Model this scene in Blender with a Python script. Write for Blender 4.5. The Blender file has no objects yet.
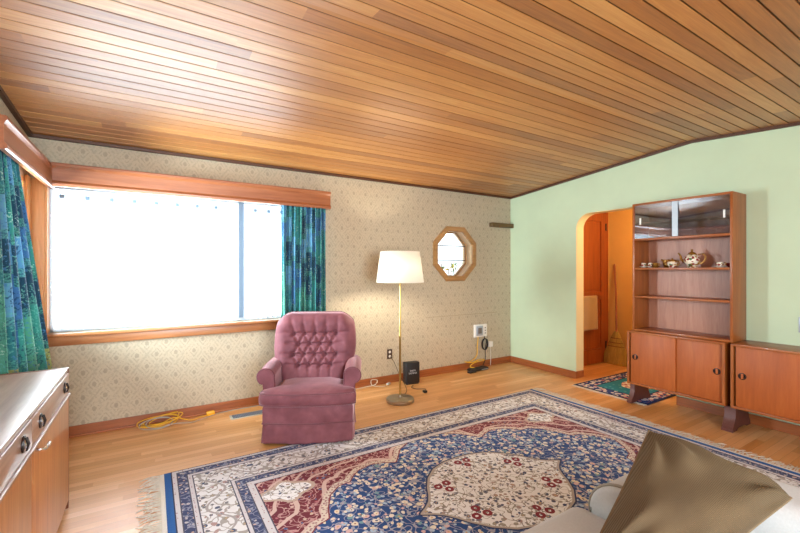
import bpy, bmesh, math, random
import numpy as np
from mathutils import Vector, Matrix

rnd = random.Random(7)
PI = math.pi
SC = bpy.context.scene
COL = SC.collection
R = math.radians

# ------------------------------------------------------------------ camera
PHI = math.atan(402 / 650.)
cam_d = bpy.data.cameras.new('camera')
cam = bpy.data.objects.new('camera', cam_d)
COL.objects.link(cam)
cam.location = (0, 0, 1.38)
cam.rotation_euler = (PI / 2, 0, -PHI)
cam_d.sensor_width = 36
cam_d.lens = 402 / 800. * 36
cam_d.shift_y = 2.5 / 800
cam_d.clip_start = 0.02
SC.camera = cam

# ------------------------------------------------------------------ world, light, exposure
SC.view_settings.view_transform = 'Standard'
SC.view_settings.look = 'None'
SC.view_settings.exposure = 0.85
SC.view_settings.gamma = 1.0
SC.view_settings.use_curve_mapping = False
SC.cycles.max_bounces = 10
SC.cycles.transparent_max_bounces = 16
SC.cycles.caustics_reflective = False
SC.cycles.caustics_refractive = False
SC.cycles.sample_clamp_indirect = 6

world = bpy.data.worlds.new('sky')
SC.world = world
world.use_nodes = True
bg = world.node_tree.nodes['Background']
bg.inputs[0].default_value = (0.86, 0.93, 1.0, 1)
bg.inputs[1].default_value = 1.75


def area(name, loc, direction, sx, sy, power, col):
    d = bpy.data.lights.new(name, 'AREA')
    d.shape = 'RECTANGLE'
    d.size, d.size_y = sx, sy
    d.energy = power
    d.color = col
    o = bpy.data.objects.new(name, d)
    COL.objects.link(o)
    o.location = loc
    o.rotation_euler = Vector(direction).to_track_quat('-Z', 'Y').to_euler()
    return o


area('daylight_side_window', (-1.15, 3.6, 1.5), (1, 0, 0), 1.1, 1.3, 270, (0.84, 0.92, 1.0))
area('daylight_back_window', (0.45, 4.62, 1.5), (0, -1, 0), 2.5, 1.4, 140, (0.88, 0.94, 1.0))
area('added_fill_left', (-1.12, -1.25, 1.5), (1, 0, 0), 1.6, 1.4, 32, (0.88, 0.94, 1.0))  # added fill for green wall and cabinet fronts, no window known there
area('added_fill_rear', (0.35, -2.55, 1.5), (0, 1, 0), 1.7, 1.6, 165, (0.80, 0.90, 1.0))  # added fill from behind the camera, brightens the wallpaper and floor at left



def point(name, loc, power, col, r=0.05):
    d = bpy.data.lights.new(name, 'POINT')
    d.energy = power
    d.color = col
    d.shadow_soft_size = r
    o = bpy.data.objects.new(name, d)
    COL.objects.link(o)
    o.location = loc
    return o


point('hall_light', (5.2, 2.3, 2.05), 24, (1.0, 0.72, 0.40), 0.08)

# ------------------------------------------------------------------ node helpers


def lin(h):
    h = h.lstrip('#')
    o = []
    for i in (0, 2, 4):
        c = int(h[i:i + 2], 16) / 255.
        o.append(c / 12.92 if c <= 0.04045 else ((c + 0.055) / 1.055) ** 2.4)
    return (o[0], o[1], o[2], 1)


class Mt:
    def __init__(s, name, col=None, rough=0.5, spec=0.5, metal=0.0, sheen=0.0, coat=0.0):
        s.m = bpy.data.materials.new(name)
        s.m.use_nodes = True
        s.nt = s.m.node_tree
        s.b = s.nt.nodes['Principled BSDF']
        s.out = s.nt.nodes['Material Output']
        s.b.inputs['Roughness'].default_value = rough
        s.b.inputs['Specular IOR Level'].default_value = spec
        s.b.inputs['Metallic'].default_value = metal
        s.b.inputs['Sheen Weight'].default_value = sheen
        s.b.inputs['Coat Weight'].default_value = coat
        if col:
            s.set('Base Color', lin(col) if isinstance(col, str) else col)
        s._obj = None

    def n(s, t, ins=None, **props):
        nd = s.nt.nodes.new('ShaderNode' + t)
        for k, v in props.items():
            setattr(nd, k, v)
        for k, v in (ins or {}).items():
            s.put(nd.inputs[k], v)
        return nd

    def put(s, sock, v):
        if hasattr(v, 'is_output'):
            s.nt.links.new(v, sock)
        elif isinstance(v, (tuple, list)) and len(v) == 3 and sock.type == 'RGBA':
            sock.default_value = (*v, 1)
        else:
            sock.default_value = v

    def set(s, name, v):
        s.put(s.b.inputs[name], v)

    def obj(s):
        if s._obj is None:
            s._obj = s.n('TexCoord').outputs['Object']
        return s._obj

    def uv(s):
        return s.n('UVMap').outputs[0]

    def attr(s, name):
        return s.n('Attribute', attribute_name=name).outputs['Fac']

    def math(s, op, a, b=None, c=None, clamp=False):
        nd = s.n('Math', operation=op, use_clamp=clamp)
        for i, v in enumerate((a, b, c)):
            if v is not None:
                s.put(nd.inputs[i], v)
        return nd.outputs[0]

    def sep(s, v):
        nd = s.n('SeparateXYZ', {0: v})
        return nd.outputs

    def comb(s, x=0., y=0., z=0.):
        return s.n('CombineXYZ', {0: x, 1: y, 2: z}).outputs[0]

    def map(s, v, scale=(1, 1, 1), loc=(0, 0, 0), rot=(0, 0, 0)):
        return s.n('Mapping', {'Vector': v, 'Scale': scale, 'Location': loc, 'Rotation': rot}).outputs[0]

    def noise(s, v, scale=5., detail=2., rough=0.5, dist=0.):
        return s.n('TexNoise', {'Vector': v, 'Scale': scale, 'Detail': detail, 'Roughness': rough, 'Distortion': dist}).outputs['Fac']

    def white(s, v):
        return s.n('TexWhiteNoise', {'Vector': v}, noise_dimensions='3D').outputs['Value']

    def vor(s, v, scale=5., feature='F1', metric='EUCLIDEAN', rand=1.0):
        nd = s.n('TexVoronoi', feature=feature)
        if feature != 'DISTANCE_TO_EDGE':
            nd.distance = metric
        s.put(nd.inputs['Vector'], v)
        nd.inputs['Scale'].default_value = scale
        nd.inputs['Randomness'].default_value = rand
        return nd

    def ramp(s, fac, stops, interp='LINEAR'):
        nd = s.n('ValToRGB')
        cr = nd.color_ramp
        cr.interpolation = interp
        while len(cr.elements) < len(stops):
            cr.elements.new(0.5)
        for e, (p, c) in zip(cr.elements, stops):
            e.position = p
            e.color = lin(c) if isinstance(c, str) else c
        s.put(nd.inputs[0], fac)
        return nd.outputs[0]

    def mix(s, fac, a, b, blend='MIX'):
        nd = s.n('Mix', data_type='RGBA', blend_type=blend)
        s.put(nd.inputs[0], fac)
        for i, v in ((6, a), (7, b)):
            s.put(nd.inputs[i], lin(v) if isinstance(v, str) else v)
        return nd.outputs[2]

    def step(s, a, b):           # 1 when a < b
        return s.math('LESS_THAN', a, b)

    def bump(s, h, strength=0.3, dist=0.01):
        nd = s.n('Bump', {'Height': h, 'Strength': strength, 'Distance': dist})
        s.set('Normal', nd.outputs[0])


def wood(name, stops, axis='X', scale=1.0, rough=0.4, coat=0.0, stretch=16., bump=0.05, spec=0.5):
    m = Mt(name, rough=rough, coat=coat, spec=spec)
    sc = {'X': (1, stretch, stretch), 'Y': (stretch, 1, stretch), 'Z': (stretch, stretch, 1)}[axis]
    v = m.map(m.obj(), tuple(a * scale for a in sc))
    a = m.noise(v, 1.6, 3, 0.55, 0.6)
    b = m.noise(v, 9., 2, 0.6)
    f = m.math('ADD', m.math('MULTIPLY', a, 0.72), m.math('MULTIPLY', b, 0.28))
    m.set('Base Color', m.ramp(f, stops))
    m.bump(b, bump, 0.004)
    return m.m


def plain(name, col, rough=0.5, spec=0.5, metal=0.0, noise=0.0, nscale=60., sheen=0.0, coat=0.0, bump=0.0):
    m = Mt(name, col, rough, spec, metal, sheen, coat)
    if noise or bump:
        nf = m.noise(m.obj(), nscale, 3, 0.6)
        if noise:
            c = lin(col)
            lo = tuple(x * (1 - noise) for x in c[:3]) + (1,)
            hi = tuple(min(1, x * (1 + noise)) for x in c[:3]) + (1,)
            m.set('Base Color', m.ramp(nf, [(0.3, lo), (0.7, hi)]))
        if bump:
            m.bump(nf, bump, 0.003)
    return m.m


# ------------------------------------------------------------------ mesh helpers


class MB:
    def __init__(s):
        s.bm = bmesh.new()

    def box(s, x0, x1, y0, y1, z0, z1, bev=0.0, seg=2):
        x0, x1 = sorted((x0, x1)); y0, y1 = sorted((y0, y1)); z0, z1 = sorted((z0, z1))
        r = bmesh.ops.create_cube(s.bm, size=1.0)
        for v in r['verts']:
            v.co = Vector((x0 + (v.co.x + .5) * (x1 - x0), y0 + (v.co.y + .5) * (y1 - y0), z0 + (v.co.z + .5) * (z1 - z0)))
        if bev > 0:
            es = list({e for v in r['verts'] for e in v.link_edges})
            bmesh.ops.bevel(s.bm, geom=es, offset=bev, segments=seg, profile=0.5, affect='EDGES', clamp_overlap=True)
        return s

    def quad(s, *ps):
        s.bm.faces.new([s.bm.verts.new(p) for p in ps])
        return s

    def prism(s, poly, fmap, d0, d1):
        """poly: 2d outline, fmap(a, b, d) -> point."""
        A = [s.bm.verts.new(fmap(a, b, d0)) for a, b in poly]
        B = [s.bm.verts.new(fmap(a, b, d1)) for a, b in poly]
        s.bm.faces.new(A)
        s.bm.faces.new(B[::-1])
        n = len(poly)
        for i in range(n):
            j = (i + 1) % n
            s.bm.faces.new((A[i], B[i], B[j], A[j]))
        return s

    def holed(s, outer, holes, fmap, d0, d1):
        sides = []
        for d in (d0, d1):
            loops = []
            edges = []
            for lp in [outer] + holes:
                vs = [s.bm.verts.new(fmap(a, b, d)) for a, b in lp]
                loops.append(vs)
                for i in range(len(vs)):
                    edges.append(s.bm.edges.new((vs[i], vs[(i + 1) % len(vs)])))
            bmesh.ops.triangle_fill(s.bm, use_beauty=True, use_dissolve=False, edges=edges)
            sides.append(loops)
        for A, B in zip(*sides):
            n = len(A)
            for i in range(n):
                j = (i + 1) % n
                s.bm.faces.new((A[i], B[i], B[j], A[j]))
        return s

    def ring(s, outer, inner, fmap, d0, d1):
        n = len(outer)
        L = [[s.bm.verts.new(fmap(a, b, d)) for a, b in lp] for lp in (outer, inner) for d in (d0, d1)]
        o0, o1, i0, i1 = L
        for i in range(n):
            j = (i + 1) % n
            s.bm.faces.new((o0[i], o0[j], i0[j], i0[i]))
            s.bm.faces.new((o1[i], i1[i], i1[j], o1[j]))
            s.bm.faces.new((o0[i], o1[i], o1[j], o0[j]))
            s.bm.faces.new((i0[i], i0[j], i1[j], i1[i]))
        return s

    def lathe(s, prof, c=(0, 0, 0), seg=24, mat=None):
        rings = []
        for r, z in prof:
            if r < 1e-6:
                rings.append([s.bm.verts.new((0, 0, z))])
            else:
                rings.append([s.bm.verts.new((r * math.cos(2 * PI * k / seg), r * math.sin(2 * PI * k / seg), z)) for k in range(seg)])
        for A, B in zip(rings, rings[1:]):
            for k in range(seg):
                l = (k + 1) % seg
                a = [A[0]] if len(A) == 1 else [A[k], A[l]]
                b = [B[0]] if len(B) == 1 else [B[l], B[k]]
                if len(a) + len(b) >= 3:
                    s.bm.faces.new(a + b)
        M = Matrix.Translation(c)
        if mat is not None:
            M = M @ mat
        for rg in rings:
            for v in rg:
                v.co = M @ v.co
        return s

    def tube(s, pts, r, seg=8, closed=False, caps=True):
        pts = [Vector(p) for p in pts]
        n = len(pts)
        rs = r if isinstance(r, (list, tuple)) else [r] * n
        t0 = (pts[1] - pts[0]).normalized()
        nrm = t0.orthogonal().normalized()
        rings = []
        for i in range(n):
            if closed:
                t = (pts[(i + 1) % n] - pts[i - 1])
            else:
                t = pts[min(i + 1, n - 1)] - pts[max(i - 1, 0)]
            t.normalize()
            nrm = (nrm - t * nrm.dot(t))
            if nrm.length < 1e-6:
                nrm = t.orthogonal()
            nrm.normalize()
            bn = t.cross(nrm)
            rings.append([s.bm.verts.new(pts[i] + (nrm * math.cos(2 * PI * k / seg) + bn * math.sin(2 * PI * k / seg)) * rs[i]) for k in range(seg)])
        m = n if closed else n - 1
        for i in range(m):
            A, B = rings[i], rings[(i + 1) % n]
            for k in range(seg):
                l = (k + 1) % seg
                s.bm.faces.new((A[k], A[l], B[l], B[k]))
        if caps and not closed:
            s.bm.faces.new(rings[0][::-1])
            s.bm.faces.new(rings[-1])
        return s

    def grid(s, f, nu, nv, close_u=False):
        V = [[s.bm.verts.new(f(i / nu, j / nv)) for j in range(nv + 1)] for i in range(nu if close_u else nu + 1)]
        N = len(V)
        for i in range(nu):
            for j in range(nv):
                s.bm.faces.new((V[i][j], V[(i + 1) % N][j], V[(i + 1) % N][j + 1], V[i][j + 1]))
        return V

    def shell(s, ff, fb, nu, nv):
        """closed cushion-like shell from a front and a back patch sharing no verts."""
        F = s.grid(ff, nu, nv)
        B = s.grid(fb, nu, nv)
        for i in range(nu):
            s.bm.faces.new((F[i][0], B[i][0], B[i + 1][0], F[i + 1][0]))
            s.bm.faces.new((F[i][nv], F[i + 1][nv], B[i + 1][nv], B[i][nv]))
        for j in range(nv):
            s.bm.faces.new((F[0][j], F[0][j + 1], B[0][j + 1], B[0][j]))
            s.bm.faces.new((F[nu][j], B[nu][j], B[nu][j + 1], F[nu][j + 1]))
        return s


WM = {}


def finish(me, mats, smooth, angle):
    for m in (mats if isinstance(mats, (list, tuple)) else [mats]):
        me.materials.append(m)
    if smooth:
        for p in me.polygons:
            p.use_smooth = True
        me.set_sharp_from_angle(angle=R(angle))


def obj(name, mb, mats, parent=None, local=False, smooth=True, angle=35, recalc=True):
    bm = mb.bm
    if recalc:
        bmesh.ops.recalc_face_normals(bm, faces=bm.faces)
    me = bpy.data.meshes.new(name)
    bm.to_mesh(me)
    bm.free()
    o = bpy.data.objects.new(name, me)
    COL.objects.link(o)
    if parent is not None:
        o.parent = parent
        M = WM[parent]
        if not local:
            me.transform(M.inverted())
        WM[o] = M
    else:
        WM[o] = Matrix.Identity(4)
    finish(me, mats, smooth, angle)
    return o


def tag(o, label, cat, group=None):
    o['label'] = label
    o['category'] = cat
    if group:
        o['group'] = group
    return o


def thing(name, label, cat, loc=(0, 0, 0), rz=0.0, group=None):
    o = bpy.data.objects.new(name, None)
    COL.objects.link(o)
    o.location = loc
    o.rotation_euler = (0, 0, rz)
    o.empty_display_size = 0.1
    WM[o] = Matrix.Translation(loc) @ Matrix.Rotation(rz, 4, 'Z')
    return tag(o, label, cat, group)


def rebase(o, loc):
    """put the origin of a one-mesh thing at its base."""
    o.data.transform(Matrix.Translation(loc).inverted())
    o.location = loc
    return o


def struct(name, mb, mats, parent=None, smooth=False, angle=35):
    o = obj(name, mb, mats, parent, smooth=smooth, angle=angle)
    if parent is None:
        o['kind'] = 'structure'
    return o


def sroot(name, loc=(0, 0, 0)):
    o = bpy.data.objects.new(name, None)
    COL.objects.link(o)
    o.location = loc
    o['kind'] = 'structure'
    WM[o] = Matrix.Translation(loc)
    return o


def copy_thing(root, loc, rz=None, label=None):
    r = root.copy()
    COL.objects.link(r)
    r.location = loc
    if rz is not None:
        r.rotation_euler = (0, 0, rz)
    if label:
        r['label'] = label
    for ch in list(root.children):
        c = ch.copy()
        COL.objects.link(c)
        c.parent = r
        for g in list(ch.children):
            d = g.copy()
            COL.objects.link(d)
            d.parent = c
    return r


def crv(pts, n=8, closed=False):
    """Catmull-Rom through pts."""
    P = [Vector(p) for p in pts]
    out = []
    m = len(P)
    for i in range(m if closed else m - 1):
        if closed:
            a, b, c, d = P[i - 1], P[i], P[(i + 1) % m], P[(i + 2) % m]
        else:
            a, b, c, d = P[max(i - 1, 0)], P[i], P[i + 1], P[min(i + 2, m - 1)]
        for k in range(n):
            t = k / n
            out.append(0.5 * ((2 * b) + (c - a) * t + (2 * a - 5 * b + 4 * c - d) * t * t + (3 * b - a - 3 * c + d) * t ** 3))
    if not closed:
        out.append(P[-1])
    return out


XZ = lambda a, b, d: (a, d, b)     # outline in x,z ; depth = y
YZ = lambda a, b, d: (d, a, b)     # outline in y,z ; depth = x
XY = lambda a, b, d: (a, b, d)

# ------------------------------------------------------------------ dimensions
XR, YB, XL, YR = 4.557, 4.234, -0.824, -2.3
RIDGE_Y, RIDGE_Z = 1.87, 2.654


def ceil_z(y):
    if y > RIDGE_Y:
        return RIDGE_Z - (y - RIDGE_Y) * (RIDGE_Z - 2.446) / (YB - RIDGE_Y)
    return RIDGE_Z - (RIDGE_Y - y) * 0.0765


# ------------------------------------------------------------------ materials: setting
def floor_mat():
    m = Mt('oak_floor', rough=0.3, spec=0.5, coat=0.8)
    m.b.inputs['Coat Roughness'].default_value = 0.48
    x, y, z = m.sep(m.obj())
    W = 0.057
    row = m.math('FLOOR', m.math('DIVIDE', y, W))
    off = m.math('MULTIPLY', m.white(m.comb(row, 3.1, 0.)), 2.0)
    seg = m.math('FLOOR', m.math('DIVIDE', m.math('ADD', x, off), 0.85))
    t = m.white(m.comb(row, seg, 0.))
    v = m.map(m.obj(), (1.4, 22, 1))
    g = m.noise(v, 2.2, 4, 0.6, 0.5)
    f = m.math('ADD', m.math('MULTIPLY', t, 0.5), m.math('MULTIPLY', g, 0.5))
    c = m.ramp(f, [(0.2, '#bf8342'), (0.5, '#d29858'), (0.8, '#e2b078')])
    fy = m.math('FRACT', m.math('DIVIDE', y, W))
    gap = m.math('LESS_THAN', fy, 0.035)
    c = m.mix(m.math('MULTIPLY', gap, 0.55), c, '#6b3d14')
    m.set('Base Color', c)
    m.set('Roughness', m.math('ADD', m.math('MULTIPLY', g, 0.14), 0.36))
    m.bump(m.math('SUBTRACT', 1.0, gap), 0.15, 0.002)
    return m.m


def ceiling_mat():
    m = Mt('cedar_planks', rough=0.5, spec=0.5, coat=1.0)
    m.b.inputs['Coat Roughness'].default_value = 0.5
    x, y, z = m.sep(m.obj())
    yo = m.math('SUBTRACT', y, 0.02)
    row = m.math('FLOOR', m.math('DIVIDE', yo, 0.094))
    off = m.math('MULTIPLY', m.white(m.comb(row, 8.3, 0.)), 5.0)
    seg = m.math('FLOOR', m.math('DIVIDE', m.math('ADD', x, off), 4.2))
    t = m.white(m.comb(row, seg, 1.7))
    v = m.n('VectorMath', {0: m.map(m.obj(), (0.9, 14, 1)), 1: m.comb(m.math('MULTIPLY', t, 30.), 0., t)}, operation='ADD').outputs[0]
    g = m.noise(v, 2.0, 4, 0.6, 1.2)
    fine = m.noise(m.map(m.obj(), (3, 90, 1)), 2., 2, 0.5)
    f = m.math('ADD', m.math('ADD', m.math('MULTIPLY', t, 0.38), m.math('MULTIPLY', g, 0.42)), m.math('MULTIPLY', fine, 0.20))
    c = m.ramp(f, [(0.24, '#8a521f'), (0.42, '#a96c2e'), (0.58, '#be803c'), (0.76, '#d29c58')])
    fy = m.math('FRACT', m.math('DIVIDE', yo, 0.094))
    edge = m.math('LESS_THAN', m.math('SUBTRACT', 0.5, m.math('ABSOLUTE', m.math('SUBTRACT', fy, 0.5))), 0.048)
    c = m.mix(m.math('MULTIPLY', edge, 0.9), c, '#4a2810')
    m.set('Base Color', c)
    m.bump(g, 0.06, 0.004)
    return m.m


def wallpaper_mat():
    m = Mt('damask_wallpaper', rough=0.62, spec=0.3)
    x, y, z = m.sep(m.obj())
    u = m.math('DIVIDE', m.math('ADD', x, y), 0.150)
    v = m.math('DIVIDE', z, 0.205)
    p = m.math('ADD', u, v)
    q = m.math('SUBTRACT', u, v)
    fp = m.math('ABSOLUTE', m.math('SUBTRACT', m.math('FRACT', p), 0.5))
    fq = m.math('ABSOLUTE', m.math('SUBTRACT', m.math('FRACT', q), 0.5))
    cheb = m.math('MAXIMUM', fp, fq)      # 0 centre of a cell .. 0.5 lattice lines
    eu = m.math('ADD', m.math('MULTIPLY', fp, fp), m.math('MULTIPLY', fq, fq))
    wob = m.noise(m.obj(), 120., 2, 0.6)
    ch = m.math('ADD', cheb, m.math('MULTIPLY', m.math('SUBTRACT', wob, 0.5), 0.14))
    line = m.math('GREATER_THAN', ch, 0.435)
    d1 = m.math('LESS_THAN', m.math('ADD', eu, m.math('MULTIPLY', m.math('SUBTRACT', wob, 0.5), 0.05)), 0.020)
    rng = m.math('LESS_THAN', m.math('ABSOLUTE', m.math('SUBTRACT', ch, 0.27)), 0.035)
    petal = m.math('GREATER_THAN', m.noise(m.obj(), 75., 1, 0.4), 0.57)
    base = '#beb197'
    patch = m.math('GREATER_THAN', m.noise(m.obj(), 42., 2, 0.6), 0.47)
    c = m.mix(m.math('MULTIPLY', petal, 0.30), base, '#a69c8a')
    c = m.mix(m.math('MULTIPLY', m.math('MULTIPLY', line, patch), 0.32), c, '#948a78')
    c = m.mix(m.math('MULTIPLY', m.math('MULTIPLY', rng, patch), 0.40), c, '#8f8574')
    c = m.mix(m.math('MULTIPLY', d1, 0.42), c, '#7f7566')
    seam = m.math('MULTIPLY', m.math('MULTIPLY', m.math('GREATER_THAN', x, 3.02), m.math('LESS_THAN', x, 4.28)), m.math('LESS_THAN', m.math('ABSOLUTE', m.math('SUBTRACT', z, 0.752)), 0.0045))
    c = m.mix(m.math('MULTIPLY', seam, 0.35), c, '#7a6a4e')
    m.set('Base Color', c)
    return m.m


M_floor = floor_mat()
M_ceil = ceiling_mat()
M_paper = wallpaper_mat()
M_green = plain('sage_paint', '#c2d4b2', 0.55, 0.35, noise=0.03, nscale=3.)
M_cream = plain('plain_plaster', '#d8cfb8', 0.7, 0.3, noise=0.03, nscale=3.)
M_jamb = plain('cream_jamb_paint', '#dccb98', 0.6, 0.3, noise=0.03, nscale=4.)
M_hall = plain('hall_tan_paint', '#dcab60', 0.6, 0.3, noise=0.04, nscale=3.)
TRIMW = [(0.25, '#7e4628'), (0.5, '#985a36'), (0.75, '#aa6d48')]
M_trim = wood('redwood_trim', TRIMW, 'X', rough=0.38, coat=0.1)
M_trimY = wood('redwood_trim_across', TRIMW, 'Y', rough=0.38, coat=0.1)
M_trimZ = wood('redwood_trim_upright', [(0.25, '#a8672f'), (0.5, '#c78545'), (0.75, '#d89c5c')], 'Z', rough=0.38)
M_sill = wood('sill_wood', [(0.25, '#905630'), (0.5, '#ab7042'), (0.75, '#bd8658')], 'X', rough=0.32)
M_crown = wood('dark_crown_wood', [(0.3, '#3f2516'), (0.7, '#5c3820')], 'X', rough=0.5)
M_base = wood('baseboard_wood', [(0.25, '#7c4222'), (0.5, '#98552b'), (0.75, '#ab683a')], 'X', rough=0.4)
M_baseY = wood('baseboard_wood_across', [(0.25, '#7c4222'), (0.5, '#98552b'), (0.75, '#ab683a')], 'Y', rough=0.4)
M_octw = wood('octagon_wood', [(0.25, '#8a6236'), (0.5, '#a07646'), (0.75, '#b58c58')], 'X', rough=0.45)
M_lightw = plain('pale_jamb_wood', '#d9b98c', 0.45, 0.4, noise=0.05, nscale=20.)
M_door = wood('mahogany_door', [(0.25, '#7a3a16'), (0.5, '#94491d'), (0.75, '#a85a28')], 'Z', rough=0.4)
M_alu = plain('aluminium_frame', '#aab4bd', 0.4, 0.5, 0.3, noise=0.03)
M_mull = plain('blue_grey_frame', '#72879a', 0.5, 0.4, noise=0.03)
M_white = plain('white_plastic', '#e8e6de', 0.4, 0.5, noise=0.02)
M_black = plain('black_plastic', '#1c1b1c', 0.4, 0.5, noise=0.05)
M_ink = plain('grey_print', '#b8b8b8', 0.6)


def glass_mat(name, tint, f=1.0, base=0.0):
    m = Mt(name)
    nt = m.nt
    tr = m.n('BsdfTransparent', {0: lin(tint)})
    gl = m.n('BsdfGlossy', {'Color': (1, 1, 1, 1), 'Roughness': 0.02})
    fr = m.n('Fresnel', {'IOR': 1.5})
    mx = m.n('MixShader')
    m.put(mx.inputs[0], m.math('MULTIPLY_ADD', fr.outputs[0], f, base, clamp=True))
    nt.links.new(tr.outputs[0], mx.inputs[1])
    nt.links.new(gl.outputs[0], mx.inputs[2])
    nt.links.new(mx.outputs[0], m.out.inputs[0])
    return m.m


M_pane = glass_mat('window_glass', '#f6fafa')
M_hglass = glass_mat('cabinet_glass', '#e4ebf2', 1.2, .13)

# ------------------------------------------------------------------ SETTING
mb = MB(); mb.box(XL - .2, 6.2, YR - .2, YB + .2, -0.1, 0.0)
struct('floor', mb, M_floor)

# back wall: wallpaper, with the picture window and the octagon
OX, OZ = 3.488, 1.583


def octagon(r, cx=OX, cz=OZ):
    k = r / math.cos(PI / 8)
    return [(cx + k * math.cos(PI / 8 + i * PI / 4), cz + k * math.sin(PI / 8 + i * PI / 4)) for i in range(8)]


WX0, WX1, WZ0, WZ1 = -0.72, 1.62, 0.86, 2.08
mb = MB()
zt = ceil_z(YB) + .06
mb.holed([(XL - .2, -.05), (XR + .15, -.05), (XR + .15, zt), (XL - .2, zt)],
         [[(WX0, WZ0), (WX1, WZ0), (WX1, WZ1), (WX0, WZ1)], octagon(0.335)], XZ, YB, YB + .19)
struct('wall_back', mb, M_paper)

# left wall with the side window
mb = MB()
prof = [(YB + .19, -.05), (YB + .19, ceil_z(YB + .19) + .06), (RIDGE_Y, RIDGE_Z + .06), (YR - .15, ceil_z(YR) + .06), (YR - .15, -.05)]
mb.holed(prof, [[(3.12, WZ0), (4.10, WZ0), (4.10, WZ1), (3.12, WZ1)], [(-2.1, WZ0), (-.4, WZ0), (-.4, 2.2), (-2.1, 2.2)]], YZ, XL - .18, XL)  # second hole is unseen, added to let the left fill in
struct('wall_left', mb, M_paper)

# green right wall with the arch
AY0, AY1, AZ, AR = 2.0, 3.148, 2.072, 0.19
arch = [(AY1, -.05)]
for k in range(11):
    a = k / 10 * PI / 2
    arch.append((AY1 - AR + AR * math.cos(a), AZ - AR + AR * math.sin(a)))
for k in range(11):
    a = PI / 2 + k / 10 * PI / 2
    arch.append((AY0 + AR + AR * math.cos(a), AZ - AR + AR * math.sin(a)))
arch.append((AY0, -.05))
out = [(YR - .15, -.05), (YR - .15, ceil_z(YR) + .06), (RIDGE_Y, RIDGE_Z + .06), (YB, ceil_z(YB) + .06), (YB, -.05)]
mb = MB()
mb.prism(out + arch, YZ, XR, XR + .15)
struct('wall_right', mb, M_green)
# lining of the arch
mb = MB()
n = len(arch)
inner = []
for i, (a, b) in enumerate(arch):
    cx, cz = (AY0 + AY1) / 2, 1.0
    inner.append((a, b))
path_o = arch
off = 0.006
pi_ = []
for i, (a, b) in enumerate(arch):
    p = Vector(arch[max(i - 1, 0)]); q = Vector(arch[min(i + 1, n - 1)])
    t = (q - p).normalized()
    nn = Vector((-t.y, t.x))
    if nn.dot(Vector((cx, cz)) - Vector((a, b))) < 0:
        nn = -nn
    pi_.append((a + nn.x * off, b + nn.y * off))
for i in range(n - 1):
    A0, A1, B0, B1 = arch[i], arch[i + 1], pi_[i], pi_[i + 1]
    mb.quad((XR + .004, *B0), (XR + .146, *B0), (XR + .146, *B1), (XR + .004, *B1))
    mb.quad((XR + .004, *A0), (XR + .004, *B0), (XR + .004, *B1), (XR + .004, *A1))
    mb.quad((XR + .146, *A0), (XR + .146, *A1), (XR + .146, *B1), (XR + .146, *B0))
struct('trim_1', mb, M_jamb, smooth=True, angle=50)

# rear wall behind the camera, with an unseen opening added for the rear fill
mb = MB()
zr = ceil_z(YR) + .05
mb.holed([(XL - .18, -.05), (XR + .15, -.05), (XR + .15, zr), (XL - .18, zr)],
         [[(-.55, .65), (1.25, .65), (1.25, 2.25), (-.55, 2.25)]], XZ, YR - .15, YR)
struct('wall_rear', mb, M_cream)

# plank ceiling
mb = MB()
W = 0.094
k0, k1 = math.floor((YR - .2) / W), math.ceil((YB + .2) / W)
XA, XB = XL - .2, XR + .16
prev = None
g, dpt = 0.0055, 0.010
for k in range(k0, k1):
    ya, yb = k * W + .02, (k + 1) * W + .02
    pts = [(ya, dpt), (ya + g * .5, dpt), (ya + g, 0.0)]
    if ya < RIDGE_Y < yb:
        pts.append((RIDGE_Y, 0.0))
    pts += [(yb - g, 0.0), (yb - g * .5, dpt)]
    for y, dz in pts:
        z = ceil_z(y) + dz
        cur = (mb.bm.verts.new((XA, y, z)), mb.bm.verts.new((XB, y, z)))
        if prev:
            mb.bm.faces.new((prev[0], prev[1], cur[1], cur[0]))
        prev = cur
o = struct('ceiling', mb, M_ceil)
md = o.modifiers.new('thick', 'SOLIDIFY'); md.thickness = 0.05; md.offset = 1.0
for p in o.data.polygons:
    pass
if o.data.polygons[0].normal.z > 0:
    md.offset = 1.0
else:
    md.offset = -1.0

# dark crown strips
mb = MB(); mb.box(XL, XR, YB - .028, YB, ceil_z(YB) - .026, ceil_z(YB - .03) - .001, 0.004)
struct('trim_2', mb, M_crown)
for nm, xa, xb in (('trim_3', XR - .026, XR), ('trim_4', XL, XL + .03)):
    mb = MB()
    mb.prism([(YB - .02, ceil_z(YB - .02) - .028), (RIDGE_Y, RIDGE_Z - .028), (YR, ceil_z(YR) - .028),
              (YR, ceil_z(YR) - .001), (RIDGE_Y, RIDGE_Z - .001), (YB - .02, ceil_z(YB - .02) - .001)], YZ, xa, xb)
    struct(nm, mb, M_crown)

# baseboards
mb = MB()
mb.box(XL, XR, YB - .016, YB, 0, .088, .004).box(XL, XR, YB - .032, YB - .014, 0, .02, .006)
struct('baseboard_back', mb, M_base)
mb = MB()
mb.box(XR - .016, XR, AY1, YB - .016, 0, .088, .004).box(XR - .016, XR + .15, AY1 - .014, AY1 + .002, 0, .088, .004)
mb.box(XR - .03, XR - .014, AY1 - .01, YB - .02, 0, .02, .005)
mb.box(XR - .016, XR, YR, AY0, 0, .088, .004)
struct('baseboard_right', mb, M_baseY)
mb = MB(); mb.box(XL, XL + .016, YR, YB - .03, 0, .088, .004)
struct('baseboard_left', mb, M_baseY)

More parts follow.
